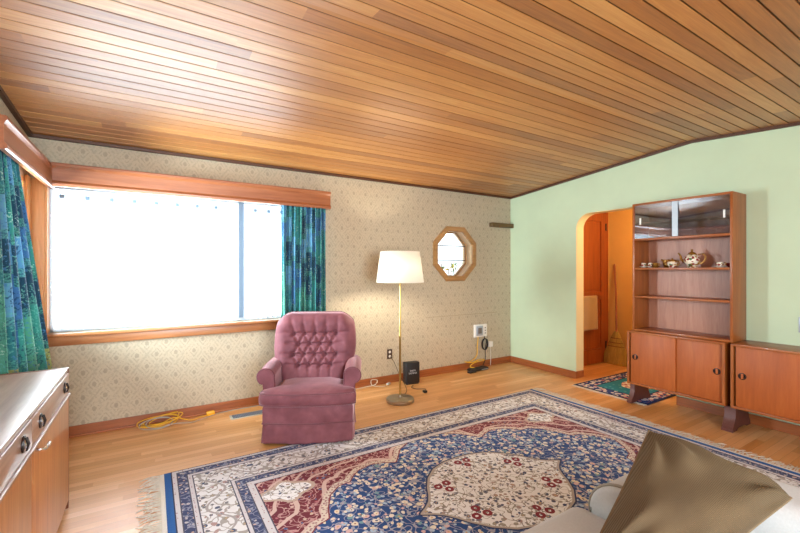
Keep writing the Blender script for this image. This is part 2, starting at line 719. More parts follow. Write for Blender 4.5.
# ------------------------------------------------------------------ hallway behind the arch
HY, HX = 3.50, 5.86
mb = MB(); mb.box(XR + .15, HX + .15, HY, HY + .12, -.05, 2.42)
struct('wall_hall_side', mb, M_hall)
mb = MB(); mb.box(HX, HX + .12, 0.6, HY, -.05, 2.42)
struct('wall_hall_far', mb, M_hall)
mb = MB(); mb.box(XR + .15, HX, 0.5, 0.6, -.05, 2.42)
struct('wall_hall_near', mb, M_hall)
mb = MB(); mb.box(XR + .15, HX + .12, 0.5, HY + .12, 2.36, 2.44)
struct('ceiling_hall', mb, M_hall)
mb = MB(); mb.box(XR + .15, XR + .16, AY1 + .0, HY, 0, 2.36)
struct('wall_hall_return', mb, M_hall)

# hall door
dr = sroot('door_1', (5.35, HY, 0))
dx0, dx1, dz1 = 4.92, 5.735, 2.20
mb = MB()
st = .11
mb.box(dx0, dx0 + st, HY - .03, HY - .002, .01, dz1).box(dx1 - st, dx1, HY - .03, HY - .002, .01, dz1)
for za, zb in ((.01, .22), (.93, 1.05), (dz1 - .12, dz1)):
    mb.box(dx0 + st, dx1 - st, HY - .03, HY - .002, za, zb)
obj('door_frame', mb, M_door, dr, smooth=False)
for za, zb in ((.22, .93), (1.05, dz1 - .12)):
    mb = MB()
    mb.box(dx0 + st, dx1 - st, HY - .014, HY - .004, za, zb)
    mb.box(dx0 + st + .03, dx1 - st - .03, HY - .02, HY - .012, za + .03, zb - .03, .006)
    obj('door_panel', mb, M_door, dr, smooth=False)
mb = MB()
mb.box(dx1 + .004, dx1 + .085, HY - .022, HY, 0, dz1 + .09, .004)
mb.box(dx0 - .085, dx0 - .004, HY - .022, HY, 0, dz1 + .09, .004)
mb.box(dx0 - .004, dx1 + .004, HY - .022, HY, dz1 + .006, dz1 + .09, .004)
obj('casing', mb, M_door, dr, smooth=False)
for zz in (2.0, .26):
    mb = MB(); mb.box(dx1 - .012, dx1 + .022, HY - .036, HY - .026, zz - .05, zz + .05, .003)
    mb.tube([(dx1 + .004, HY - .036, zz - .055), (dx1 + .004, HY - .036, zz + .055)], .007)
    obj('hinge', mb, M_black, dr)
mb = MB(); mb.box(HX - .014, HX, 0.6, HY - .002, 0, .09, .004)
struct('baseboard_hall', mb, M_baseY)

# ------------------------------------------------------------------ WINDOWS
w1 = sroot('window_1', (0.45, YB, WZ0))
mb = MB()
fy0, fy1 = YB + .07, YB + .12
mb.box(WX0, WX1, fy0, fy1, WZ0, WZ0 + .035, .004).box(WX0, WX1, fy0, fy1, WZ1 - .04, WZ1, .004)
mb.box(WX0, WX0 + .04, fy0, fy1, WZ0, WZ1, .004).box(WX1 - .04, WX1, fy0, fy1, WZ0, WZ1, .004)
obj('window_frame', mb, M_alu, w1, smooth=False)
mb = MB(); mb.box(.745, .80, fy0 - .006, fy1 + .006, WZ0 + .03, WZ1 - .03, .005)
obj('mullion', mb, M_mull, w1, smooth=False)
for xa, xb in ((WX0 + .03, .75), (.795, WX1 - .03)):
    mb = MB(); mb.box(xa, xb, fy0 + .02, fy0 + .026, WZ0 + .03, WZ1 - .03)
    obj('pane', mb, M_pane, w1, smooth=False)
mb = MB()   # sill board and apron
mb.box(XL + .005, 1.69, YB - .055, YB + .075, WZ0 - .03, WZ0 - .002, .006, 3)
mb.box(XL + .005, 1.67, YB - .022, YB + .0, WZ0 - .105, WZ0 - .03, .006, 3)
obj('sill', mb, M_sill, w1, angle=30)
mb = MB()
mb.box(XL + .01, WX0 - .002, YB - .02, YB + .01, WZ0 - .0, WZ1 + .02, .004)
mb.box(WX0 - .004, WX0 + .012, YB - .012, YB + .075, WZ0, WZ1, .003)
obj('casing', mb, M_trimZ, w1, smooth=False)

w2 = sroot('window_2', (XL, 3.6, WZ0))
mb = MB()
mb.box(XL - .10, XL + .005, 4.06, 4.10, WZ0, WZ1, .003).box(XL - .10, XL + .005, 3.12, 3.16, WZ0, WZ1, .003)
mb.box(XL - .10, XL + .005, 3.12, 4.10, WZ0, WZ0 + .04, .003).box(XL - .10, XL + .005, 3.12, 4.10, WZ1 - .04, WZ1, .003)
mb.box(XL, XL + .02, 4.10, YB - .025, WZ0, WZ1 + .02, .003).box(XL, XL + .02, 3.03, 3.12, WZ0, WZ1 + .02, .003)
obj('window_frame', mb, M_trimZ, w2, smooth=False)
mb = MB(); mb.box(XL - .07, XL - .064, 3.155, 4.065, WZ0 + .035, WZ1 - .035)
obj('pane', mb, M_pane, w2, smooth=False)
mb = MB(); mb.box(XL - .02, XL + .055, 3.02, YB - .06, WZ0 - .03, WZ0 - .002, .006, 3)
obj('sill', mb, M_trimY, w2, angle=30)

w3 = sroot('window_3', (OX, YB, OZ))
mb = MB(); mb.ring(octagon(.366), octagon(.30), XZ, YB - .026, YB + .001)
mb.ring(octagon(.355), octagon(.315), XZ, YB - .034, YB - .024)
obj('window_frame', mb, M_octw, w3, smooth=False)
mb = MB(); mb.ring(octagon(.334), octagon(.303), XZ, YB - .01, YB + .19)
obj('jamb', mb, M_lightw, w3, smooth=False)
mb = MB(); mb.ring(octagon(.305), octagon(.290), XZ, YB + .125, YB + .15)
obj('sash', mb, M_octw, w3, smooth=False)
mb = MB(); mb.prism(octagon(.292), XZ, YB + .135, YB + .139)
obj('pane', mb, M_pane, w3, smooth=False)
for zz in (1.585 + .115, 1.585 - .085):
    mb = MB(); mb.box(OX - .285, OX + .285, YB + .122, YB + .134, zz - .006, zz + .006)
    obj('muntin', mb, M_black, w3, smooth=False)

# ------------------------------------------------------------------ pelmets
PELP = [(0.0, .0), (.128, .0), (.138, .006), (.141, .02), (.134, .032), (.128, .042), (.128, .135), (.134, .148), (.142, .158), (.142, .176), (.136, .182), (.0, .182),
        (.0, .166), (.112, .166), (.112, .016), (0.0, .016)]
PZ = 2.028
def pelmet_profile(z0):
    # (depth from wall, z)
    front = [(.150, 0), (.160, .006), (.162, .022), (.154, .034), (.147, .044), (.147, .138), (.153, .150), (.162, .160), (.162, .178), (.155, .184)]
    return [(d, z0 + z) for d, z in front] + [(.0, z0 + .184), (.0, z0 + .166), (.125, z0 + .166), (.125, z0)]


mb = MB()
prf = pelmet_profile(PZ)
mb.prism(prf, lambda a, b, d: (d, YB - a, b), XL + .165, 1.645)
mb.box(1.622, 1.644, YB - .128, YB - .001, PZ + .002, PZ + .17)
pel = obj('window_pelmet', mb, M_trim, angle=25)
tag(rebase(pel, (0.45, YB, PZ)), 'long moulded wooden pelmet above the big picture window', 'pelmet', 'wooden pelmets over the windows')
mb = MB()
mb.prism(prf, lambda a, b, d: (XL + a, d, b), 2.967, YB - .002)
mb.box(XL + .001, XL + .128, 2.968, 2.99, PZ + .002, PZ + .17)
pel2 = obj('window_pelmet', mb, M_trimY, angle=25)
tag(rebase(pel2, (XL, 3.6, PZ)), 'short wooden pelmet over the side window above the patterned curtain at far left', 'pelmet', 'wooden pelmets over the windows')


# ------------------------------------------------------------------ curtains
def curtain_mat():
    m = Mt('teal_print_cloth', rough=0.75, spec=0.2, sheen=0.15)
    u, v, w = m.sep(m.uv())
    col = m.math('FLOOR', m.math('DIVIDE', u, 0.125))
    cj = m.math('MULTIPLY', m.white(m.comb(col, 2.2, 0.)), 0.4)
    vv = m.math('DIVIDE', m.math('ADD', v, cj), 0.25)
    row = m.math('FLOOR', vv)
    t = m.white(m.comb(col, row, .5))
    t2 = m.white(m.comb(m.math('FLOOR', m.math('DIVIDE', u, 0.03)), m.math('FLOOR', m.math('DIVIDE', m.math('ADD', v, m.math('MULTIPLY', t, .1)), 0.06)), 4.))
    base = m.ramp(t, [(0.0, '#214a60'), (0.2, '#2f7880'), (0.38, '#3f7098'), (0.55, '#3a8c84'), (0.72, '#5f97b4'), (0.86, '#529a84'), (0.95, '#a0ab6e')], 'CONSTANT')
    over = m.ramp(t2, [(0.0, '#20405c'), (0.3, '#62aba0'), (0.6, '#467fa8'), (0.85, '#a8ccc0')], 'CONSTANT')
    speck = m.math('GREATER_THAN', m.noise(m.map(m.uv(), (1, 1, 1)), 60., 3, 0.7), 0.55)
    c = m.mix(m.math('MULTIPLY', speck, 0.75), base, over)
    # dashed horizontal and vertical bands
    fr = m.math('FRACT', vv)
    band = m.math('LESS_THAN', fr, 0.22)
    c = m.mix(m.math('MULTIPLY', band, 0.7), c, m.ramp(m.noise(m.uv(), 90., 2, .6), [(0.4, '#24505c'), (0.6, '#5aa898')]))
    m.set('Base Color', c)
    m.bump(m.noise(m.uv(), 400., 1), 0.08, 0.002)
    nt = m.nt
    tl = m.n('BsdfTranslucent', {'Color': c})
    mx = m.n('MixShader', {0: 0.22})
    nt.links.new(m.b.outputs[0], mx.inputs[1])
    nt.links.new(tl.outputs[0], mx.inputs[2])
    nt.links.new(mx.outputs[0], m.out.inputs[0])
    return m.m


def sheer_mat():
    m = Mt('white_voile')
    nt = m.nt
    tl = m.n('BsdfTranslucent', {'Color': (.93, .95, .97, 1)})
    df = m.n('BsdfDiffuse', {'Color': (.93, .95, .97, 1)})
    tr = m.n('BsdfTransparent', {'Color': (.98, .99, 1, 1)})
    a = m.n('MixShader', {0: 0.4})
    nt.links.new(tl.outputs[0], a.inputs[1]); nt.links.new(df.outputs[0], a.inputs[2])
    b = m.n('MixShader')
    lace = m.math('GREATER_THAN', m.noise(m.uv(), 26., 3, .6), 0.60)
    m.put(b.inputs[0], m.math('ADD', 0.42, m.math('MULTIPLY', lace, 0.16)))
    nt.links.new(tr.outputs[0], b.inputs[1]); nt.links.new(a.outputs[0], b.inputs[2])
    nt.links.new(b.outputs[0], m.out.inputs[0])
    return m.m


M_cloth = curtain_mat()
M_sheer = sheer_mat()


def cloth(name, f, nu, nv, wid, hgt, mat, thick=0.003):
    mb = MB()
    V = mb.grid(f, nu, nv)
    bm = mb.bm
    uvl = bm.loops.layers.uv.new('UVMap')
    idx = {}
    for i, row in enumerate(V):
        for j, v in enumerate(row):
            idx[v] = (i / nu * wid, j / nv * hgt)
    for fc in bm.faces:
        for l in fc.loops:
            l[uvl].uv = idx[l.vert]
    o = obj(name, mb, mat, angle=180, recalc=False)
    if thick:
        md = o.modifiers.new('thick', 'SOLIDIFY'); md.thickness = thick; md.offset = 0
    return o


def f_right(u, v):
    z = 0.50 + v * (2.065 - 0.50)
    k = u * 9
    a = 0.024 * (1 - .35 * v)
    ph = 2 * PI * k + 1.2 * math.sin(3.1 * u + 2 * v)
    x = 1.135 + u * 0.472 + .006 * math.sin(ph * .5 + v * 3) + (1 - v) * .012 * (u - .5)
    y = YB - .092 + a * math.sin(ph) + .008 * math.sin(2.3 * ph + v * 2)
    return (x, y, z)


cr = cloth('curtain', f_right, 150, 30, 1.15, 1.55, M_cloth)
tag(rebase(cr, (1.37, YB - .09, .5)), 'teal and blue patterned curtain at the right of the picture window behind the pink armchair', 'curtain', 'teal patterned curtains')


def f_left(u, v):
    z = 0.40 + v * (2.075 - 0.40)
    s_ = 1 - v
    y = 2.995 + u * (0.42 + 0.42 * s_)
    ph = 2 * PI * (u * 5 + .15)
    a = .026 + .03 * s_
    x = -0.742 + a * math.sin(ph + .5 * v) + s_ * (.03 + .09 * u) + .01 * s_ * math.sin(2.1 * ph)
    return (x, y, z)


cl = cloth('curtain', f_left, 110, 30, 1.0, 1.68, M_cloth)
tag(rebase(cl, (-.72, 3.3, .4)), 'teal and green patterned curtain hanging at the side window behind the low sideboard', 'curtain', 'teal patterned curtains')


for xa, xb, nf, nh, lb in ((WX0 + .02, .735, 24, 8, 'white sheer curtain over the wide left pane of the picture window'),
                           (.815, 1.60, 15, 5, 'white sheer curtain in soft folds between the window mullion and the teal curtain')):
    def f_sheer(u, v):
        z = 0.872 + v * (2.03 - .872)
        fold = .010 + (.010 if xa > 0 else 0)
        x = xa + u * (xb - xa)
        y = YB + .030 + fold * math.sin(2 * PI * nf * u + .8 * math.sin(5 * u)) * (.6 + .4 * v) + .004 * math.sin(31 * u + 3 * v)
        return (x, y, z)
    sh = cloth('sheer_curtain', f_sheer, 170, 8, xb - xa, 1.16, M_sheer, 0)
    base_ = ((xa + xb) / 2, YB + .02, .87)
    tag(rebase(sh, base_), lb, 'curtain', 'white sheer curtains')
    WM[sh] = Matrix.Translation(base_)
    for i in range(nh):
        x = xa + .08 + i * (xb - xa - .12) / nh
        mb = MB()
        mb.box(x - .018, x + .018, YB + .002, YB + .010, 1.955, 1.990, .003)
        obj('curtain_hook', mb, M_mull, sh)

# ------------------------------------------------------------------ PINK ARMCHAIR
M_velvet = None


def velvet():
    m = Mt('dusty_pink_velvet', rough=0.7, spec=0.25, sheen=0.8)
    m.b.inputs['Sheen Roughness'].default_value = 0.30
    m.b.inputs['Sheen Tint'].default_value = lin('#f2c8cc')
    a = m.noise(m.obj(), 7., 3, .6)
    b = m.noise(m.obj(), 260., 2, .6)
    m.set('Base Color', m.ramp(a, [(0.3, '#6e3f46'), (0.55, '#804d54'), (0.75, '#8f5a60')]))
    m.bump(b, 0.12, 0.002)
    return m.m


M_velvet = velvet()
M_welt = plain('darker_pink_welt', '#6e3a42', 0.7, 0.2, sheen=0.4, noise=.05)

CH = thing('armchair', 'dusty pink velvet rocker armchair with buttoned back and skirt', 'armchair', (1.175, 3.325, 0), R(-27))


def back_half(v):           # half width of the chair back over its height 0..1
    if v < .55:
        return .302 + .063 * math.sin(v / .55 * PI / 2)
    return .365 - .022 * ((v - .55) / .45) ** 2


BZ0, BZ1 = .40, .98
btn = []
for r_, zz in enumerate((.535, .625, .715, .805)):
    nb = 4 if r_ % 2 == 0 else 5
    for k in range(nb):
        btn.append(((k - (nb - 1) / 2) * .093, zz, r_))
segs = []
for x1, z1, r1 in btn:
    for x2, z2, r2 in btn:
        if r2 == r1 + 1 and abs(x1 - x2) < .06:
            segs.append((x1, z1, x2, z2, .013, .018))
    if r1 == 3:
        segs.append((x1, z1, x1 * 1.12, z1 + .15, .017, .020))
    if r1 == 0:
        segs.append((x1, z1, x1, z1 - .12, .012, .018))
for r_, zz in enumerate((.535, .625, .715, .805)):
    xe = max(b[0] for b in btn if b[2] == r_)
    segs.append((-xe, zz, xe, zz, .014, .028))
    for sgn in (-1, 1):
        segs.append((sgn * xe, zz, sgn * (xe + .10), zz + .012, .016, .014))
# tuft line of the top row
for k in range(4):
    segs.append(((k - 2) * .093, .805, (k - 1) * .093, .805, .014, .022))


def back_front(u, v):
    hw = back_half(v)
    # rounded top corners: outline parameterised on the square
    X = (u - .5) * 2
    z = BZ0 + v * (BZ1 - BZ0)
    top_drop = .075 * max(0, abs(X) - .62) ** 2 / .1444 * v ** 3
    z -= top_drop
    x = X * hw
    edge = max(0., 1 - abs(X) ** 5) * (1 - max(0, (v - .80) / .20) ** 3) ** .5 if v < 1 else 0
    puff = .085 * edge ** .6
    puff += .03 * math.exp(-((v - .86) / .10) ** 2) * edge       # head roll
    puff += .025 * math.exp(-((abs(X) - .80) / .16) ** 2) * edge  # side bolsters
    dep = 0.
    for bx, bz, _ in btn:
        d2 = (x - bx) ** 2 + (z - bz) ** 2
        if d2 < .01:
            dep = max(dep, .058 * math.exp(-d2 / .0005))
    for x1, z1, x2, z2, sg, am in segs:
        dx, dz = x2 - x1, z2 - z1
        L = dx * dx + dz * dz
        t = min(1, max(0, ((x - x1) * dx + (z - z1) * dz) / L))
        d2 = (x - x1 - t * dx) ** 2 + (z - z1 - t * dz) ** 2
        if d2 < .006:
            fade = 1. if abs(dz) < .12 else (1 - .8 * t)
            dep = max(dep, am * fade * math.exp(-d2 / (sg * sg)))
    rec = .23 * (z - BZ0)              # recline
    return (x, .13 + rec - puff + dep * edge, z)


def back_rear(u, v):
    hw = back_half(v) * .985
    X = (u - .5) * 2
    z = BZ0 + v * (BZ1 - BZ0) - .075 * max(0, abs(X) - .62) ** 2 / .1444 * v ** 3
    e = max(0., 1 - abs(X) ** 6) * (1 - max(0, (v - .85) / .15) ** 3)
    return (X * hw, .165 + .23 * (z - BZ0) + .055 * e, z)


mb = MB(); mb.shell(back_front, back_rear, 110, 110)
bk = obj('backrest', mb, M_velvet, CH, local=True, angle=75)
for bx, bz, _ in btn:
    u = .5 + bx / (2 * back_half((bz - BZ0) / (BZ1 - BZ0)))
    p = back_front(u, (bz - BZ0) / (BZ1 - BZ0))
    mb = MB(); mb.lathe([(0, .006), (.006, .005), (.010, .001), (.010, -.004), (0, -.004)], (p[0], p[1] - .004, p[2]), 12, Matrix.Rotation(PI / 2, 4, 'X'))
    obj('button', mb, M_welt, bk, local=True)
# welt round the back edge
wl = [Vector(back_rear(0, v / 20)) for v in range(2, 21)] + [Vector(back_rear(u / 24, 1)) for u in range(1, 25)] + [Vector(back_rear(1, v / 20)) for v in range(19, 1, -1)]
wl = [p + Vector((0, -.004, 0)) for p in wl]
mb = MB(); mb.tube(wl, .007, 6)
obj('piping', mb, M_welt, bk, local=True)

# seat cushion (T shaped, bowed front)


def cush_outline():
    pts = []
    yb_, yf = .16, -.30
    half_in, half_out, yT = .265, .372, -.19
    L = [(-half_in, yb_), (-half_in, yT), (-half_out + .01, yT - .004), (-half_out, yT - .03)]
    for k in range(17):
        t = k / 16
        x = -half_out + t * 2 * half_out
        y = yf - .036 * math.sin(PI * t) ** .8
        if k == 0: y = yf + .02
        if k == 16: y = yf + .02
        L.append((x, y))
    L += [(half_out, yT - .03), (half_out - .01, yT - .004), (half_in, yT), (half_in, yb_)]
    return L


OUT = cush_outline()
mb = MB()
cx = Vector((0, -.09))
lay = []
for z, s_ in ((.306, .93), (.315, .985), (.335, 1.012), (.37, 1.016), (.40, 1.0), (.415, .97), (.425, .85), (.436, .6), (.442, .3)):
    lay.append([mb.bm.verts.new((cx.x + (x - cx.x) * s_, cx.y + (y - cx.y) * s_, z)) for x, y in OUT])
for A, B in zip(lay, lay[1:]):
    for i in range(len(OUT)):
        j = (i + 1) % len(OUT)
        mb.bm.faces.new((A[i], A[j], B[j], B[i]))
mb.bm.faces.new(lay[0]); mb.bm.faces.new(lay[-1])
sc_ = obj('seat_cushion', mb, M_velvet, CH, local=True, angle=60)
for zz, s_ in ((.407, .992), (.318, 1.0)):
    mb = MB()
    mb.tube([(cx.x + (x - cx.x) * s_, cx.y + (y - cx.y) * s_, zz) for x, y in OUT], .006, 6, closed=True)
    obj('piping', mb, M_welt, sc_, local=True)


# upholstered base and skirt
def round_outline(hw, yf, yb_, bow, rc, n=14):
    L = []
    for k in range(n + 1):
        t = k / n
        L.append((-hw + 2 * hw * t, yf - bow * math.sin(PI * t)))
    L += [(hw, yf + .06), (hw, yb_ - rc), (hw - rc, yb_), (-hw + rc, yb_), (-hw, yb_ - rc), (-hw, yf + .06)]
    return L


O1 = round_outline(.352, -.27, .28, .04, .05)
mb = MB()
lay = []
for z, s_ in ((.155, .985), (.17, 1.0), (.285, 1.0), (.304, .98)):
    lay.append([mb.bm.verts.new((x * s_, y * s_, z)) for x, y in O1])
for A, B in zip(lay, lay[1:]):
    for i in range(len(O1)):
        j = (i + 1) % len(O1)
        mb.bm.faces.new((A[i], A[j], B[j], B[i]))
mb.bm.faces.new(lay[0]); mb.bm.faces.new(lay[-1])
bs = obj('base', mb, M_velvet, CH, local=True, angle=60)
mb = MB(); mb.tube([(x * 1.004, y * 1.004, .168) for x, y in O1], .006, 6, closed=True)
obj('piping', mb, M_welt, bs, local=True)
mb = MB()
NS = 220
# resample outline evenly
P = [Vector(p) for p in O1]
ds = [0]
for i in range(len(P)):
    ds.append(ds[-1] + (P[(i + 1) % len(P)] - P[i]).length)
tot = ds[-1]


def on_outline(t):
    d = (t % 1) * tot
    for i in range(len(P)):
        if d <= ds[i + 1]:
            f = (d - ds[i]) / max(1e-9, ds[i + 1] - ds[i])
            return P[i].lerp(P[(i + 1) % len(P)], f)
    return P[0]


pleats = [.004, .335, .43, .60, .70, .93]


def skirt(u, v):
    p = on_outline(u)
    nrm = p.normalized()
    flare = (1 - v) * .008
    wav = (1 - v) * .006 * math.sin(2 * PI * u * 9 + 1.3) + (1 - v) * .004 * math.sin(2 * PI * u * 23)
    for q in pleats:
        dd = min(abs(u - q), 1 - abs(u - q)) * tot
        wav -= .016 * math.exp(-(dd / .008) ** 2) * (1 - .3 * v)
    s_ = 1.0 + (flare + wav) / max(.2, p.length)
    return (p.x * s_, p.y * s_, .018 + v * .146)


mb.grid(skirt, NS, 10, close_u=True)
o = obj('skirt', mb, M_velvet, CH, local=True, angle=60, recalc=True)
md = o.modifiers.new('thick', 'SOLIDIFY'); md.thickness = .006; md.offset = -1
mb = MB(); mb.lathe([(0, 0.008), (.19, .008), (.20, .012), (.20, .03), (.18, .036), (.06, .05), (.05, .155), (0, .155)], (0, .09, -.008), 28)
obj('swivel_base', mb, M_black, CH, local=True)

# rolled arms
for sgn in (-1, 1):
    prof = []
    # cross-section in local x (outwards) and z, arm inner face at .275
    prof = [(.272, .30), (.276, .50), (.280, .555)]
    cxr, czr, rr = .345, .556, .066
    for k in range(15):
        a = PI * .97 - k / 14 * PI * 1.32
        prof.append((cxr + rr * math.cos(a) * 1.05, czr + rr * math.sin(a)))
    prof += [(.366, .50), (.362, .42), (.352, .30)]

    def arm(u, v, prof=prof, sgn=sgn):
        k = u * (len(prof) - 1)
        i = min(int(k), len(prof) - 2)
        f = k - i
        a = prof[i][0] * (1 - f) + prof[i + 1][0] * f
        b = prof[i][1] * (1 - f) + prof[i + 1][1] * f
        y = -.185 + v * .46
        sag = 0.02 * v
        return (sgn * a, y, b - .045 * min(1, max(0, (b - .36) / .14)) + .012 * math.sin(PI * v) + (b - .30) * sag)
    mb = MB()
    V = mb.grid(arm, len(prof) - 1, 8)
    mb.bm.faces.new([r_[0] for r_ in V]); mb.bm.faces.new([r_[-1] for r_ in V])
    mb.bm.faces.new([V[0][j] for j in range(9)] + [V[-1][j] for j in range(8, -1, -1)])
    ao = obj('arm', mb, M_velvet, CH, local=True, angle=50)
    # front facing and its piping
    pts2 = [(sgn * a, b - .045 * min(1, max(0, (b - .36) / .14))) for a, b in prof]
    cxx = sum(p[0] for p in pts2) / len(pts2); czz = sum(p[1] for p in pts2) / len(pts2)
    mb = MB()
    mb.prism([(cxx + (a - cxx) * .93, czz + (b - czz) * .97) for a, b in pts2], XZ, -.196, -.18)
    obj('arm_front', mb, M_velvet, ao, local=True, angle=50)
    mb = MB(); mb.tube([(a, -.188, b) for a, b in pts2], .006, 6)
    obj('piping', mb, M_welt, ao, local=True)

# ------------------------------------------------------------------ FLOOR LAMP
M_brass = plain('aged_brass', '#b59a5c', 0.28, 0.5, 0.9, noise=.05)
M_nickel = plain('brushed_base_metal', '#a99c86', 0.3, 0.5, 0.85, noise=.05)
LX, LY = 2.206, 3.565
LP = thing('floor_lamp', 'brass standard lamp with lit white drum shade', 'lamp', (LX, LY, 0))
mb = MB(); mb.lathe([(0, 0), (.142, 0), (.145, .006), (.145, .030), (.138, .038), (.05, .044), (.02, .05), (.016, .07), (0, .07)], (LX, LY, 0), 40)
obj('base', mb, M_nickel, LP)
mb = MB(); mb.lathe([(0, .06), (.0115, .06), (.0115, .66), (.0135, .665), (.0135, .685), (.0105, .69), (.0105, 1.22), (.018, 1.23), (.018, 1.29), (0, 1.29)], (LX, LY, 0), 16)
obj('pole', mb, M_brass, LP)
mb = MB(); mb.lathe([(0, 1.29), (.014, 1.292), (.018, 1.31), (.030, 1.345), (.030, 1.365), (.02, 1.395), (0, 1.40)], (LX, LY, 0), 16)
m = Mt('lit_bulb'); m.set('Emission Color', (1., .90, .74, 1)); m.set('Emission Strength', 370.0); m.set('Base Color', (1, 1, 1, 1))
obj('bulb', mb, m.m, LP)
mb = MB()
for a in range(3):
    c, s_ = math.cos(a * 2 * PI / 3), math.sin(a * 2 * PI / 3)
    mb.tube([(LX + .01 * c, LY + .01 * s_, 1.535), (LX + .205 * c, LY + .205 * s_, 1.545)], .002, 5)
mb.tube(crv([(LX + .016, LY, 1.28), (LX + .05, LY, 1.34), (LX + .045, LY, 1.44), (LX, LY, 1.535)], 6), .002, 5)
mb.tube(crv([(LX - .016, LY, 1.28), (LX - .05, LY, 1.34), (LX - .045, LY, 1.44), (LX, LY, 1.535)], 6), .002, 5)
obj('harp', mb, M_brass, LP)
m = Mt('linen_shade')
df = m.n('BsdfDiffuse', {'Color': (.93, .90, .82, 1)})
tl = m.n('BsdfTranslucent', {'Color': (.97, .95, .89, 1)})
mx = m.n('MixShader', {0: .55})
m.nt.links.new(df.outputs[0], mx.inputs[1]); m.nt.links.new(tl.outputs[0], mx.inputs[2])
m.nt.links.new(mx.outputs[0], m.out.inputs[0])
M_shade = m.m
mb = MB(); mb.lathe([(.247, 1.243), (.205, 1.558)], (LX, LY, 0), 48)
o = obj('lamp_shade', mb, M_shade, LP)
md = o.modifiers.new('thick', 'SOLIDIFY'); md.thickness = .003; md.offset = 0
for r_, z_ in ((.247, 1.243), (.205, 1.558)):
    mb = MB()
    mb.tube([(LX + r_ * math.cos(a * PI / 24), LY + r_ * math.sin(a * PI / 24), z_) for a in range(48)], .003, 6, closed=True)
    obj('shade_rim', mb, M_shade, o)

# ------------------------------------------------------------------ PERSIAN RUG
RX, RY, HXR, HYR = 1.885, 1.85, 1.775, 1.268


def sdf_poly(px, py, poly):
    d = np.full(px.shape, 1e9)
    s_ = np.ones(px.shape)
    n = len(poly)
    for i in range(n):
        ax, ay = poly[i]; bx, by = poly[i - 1]
        ex, ey = bx - ax, by - ay
        wx, wy = px - ax, py - ay
        t = np.clip((wx * ex + wy * ey) / (ex * ex + ey * ey + 1e-12), 0, 1)
        d = np.minimum(d, (wx - ex * t) ** 2 + (wy - ey * t) ** 2)
        c1 = py >= ay; c2 = py < by; c3 = ex * wy > ey * wx
        flip = (c1 & c2 & c3) | (~c1 & ~c2 & ~c3)
        s_ = np.where(flip, -s_, s_)
    return -s_ * np.sqrt(d)      # positive inside


def full(q):
    a = [(x, y) for x, y in q]
    b = [(x, -y) for x, y in q[::-1]][1:]
    c = [(-x, -y) for x, y in q][1:]
    d = [(-x, y) for x, y in q[::-1]][1:-1]
    return a + b + c + d


FIELD = full([(0, .86), (.15, .835), (.28, .76), (.36, .66), (.41, .60), (.48, .64), (.58, .665), (.69, .635), (.76, .58), (.80, .53), (.88, .525), (.97, .45), (1.03, .33), (1.06, .24), (1.14, .215), (1.22, .13), (1.30, 0)])
MED = full([(0, .42), (.12, .41), (.24, .37), (.34, .29), (.41, .20), (.45, .13), (.49, .075), (.54, .035), (.60, 0)])
nx, ny = 280, 200
gx = np.linspace(-HXR, HXR, nx + 1)
gy = np.linspace(-HYR, HYR, ny + 1)
PX, PY = np.meshgrid(gx, gy, indexing='ij')
px, py = PX.ravel(), PY.ravel()
fsd = sdf_poly(px, py, FIELD)
msd = sdf_poly(px, py, MED)
csd = np.full(px.shape, -1.)
ax_, ay_ = np.abs(px), np.abs(py)
ang = np.arctan2(ay_ - .63, ax_ - 1.17)
rad = np.hypot((ax_ - 1.17) / 1.35, ay_ - .63)
csd = .105 * (1 + .16 * np.cos(4 * ang)) - rad
rsd = np.full(px.shape, 1.)
for cxx, cyy in ((.31, .16), (.0, .34)):
    for k in range(3):
        a = k * 2 * PI / 3 + .4
        rsd = np.minimum(rsd, np.hypot(ax_ - cxx - .042 * math.cos(a), ay_ - cyy - .042 * math.sin(a)))
verts = [(float(a), float(b), .009) for a, b in zip(px, py)]
faces = [(i * (ny + 1) + j, (i + 1) * (ny + 1) + j, (i + 1) * (ny + 1) + j + 1, i * (ny + 1) + j + 1) for i in range(nx) for j in range(ny)]
me = bpy.data.meshes.new('pile')
me.from_pydata(verts, [], faces)
for nm, arr in (('fsd', fsd), ('msd', msd), ('csd', csd), ('rsd', rsd)):
    at = me.attributes.new(nm, 'FLOAT', 'POINT')
    at.data.foreach_set('value', arr.astype(np.float32))


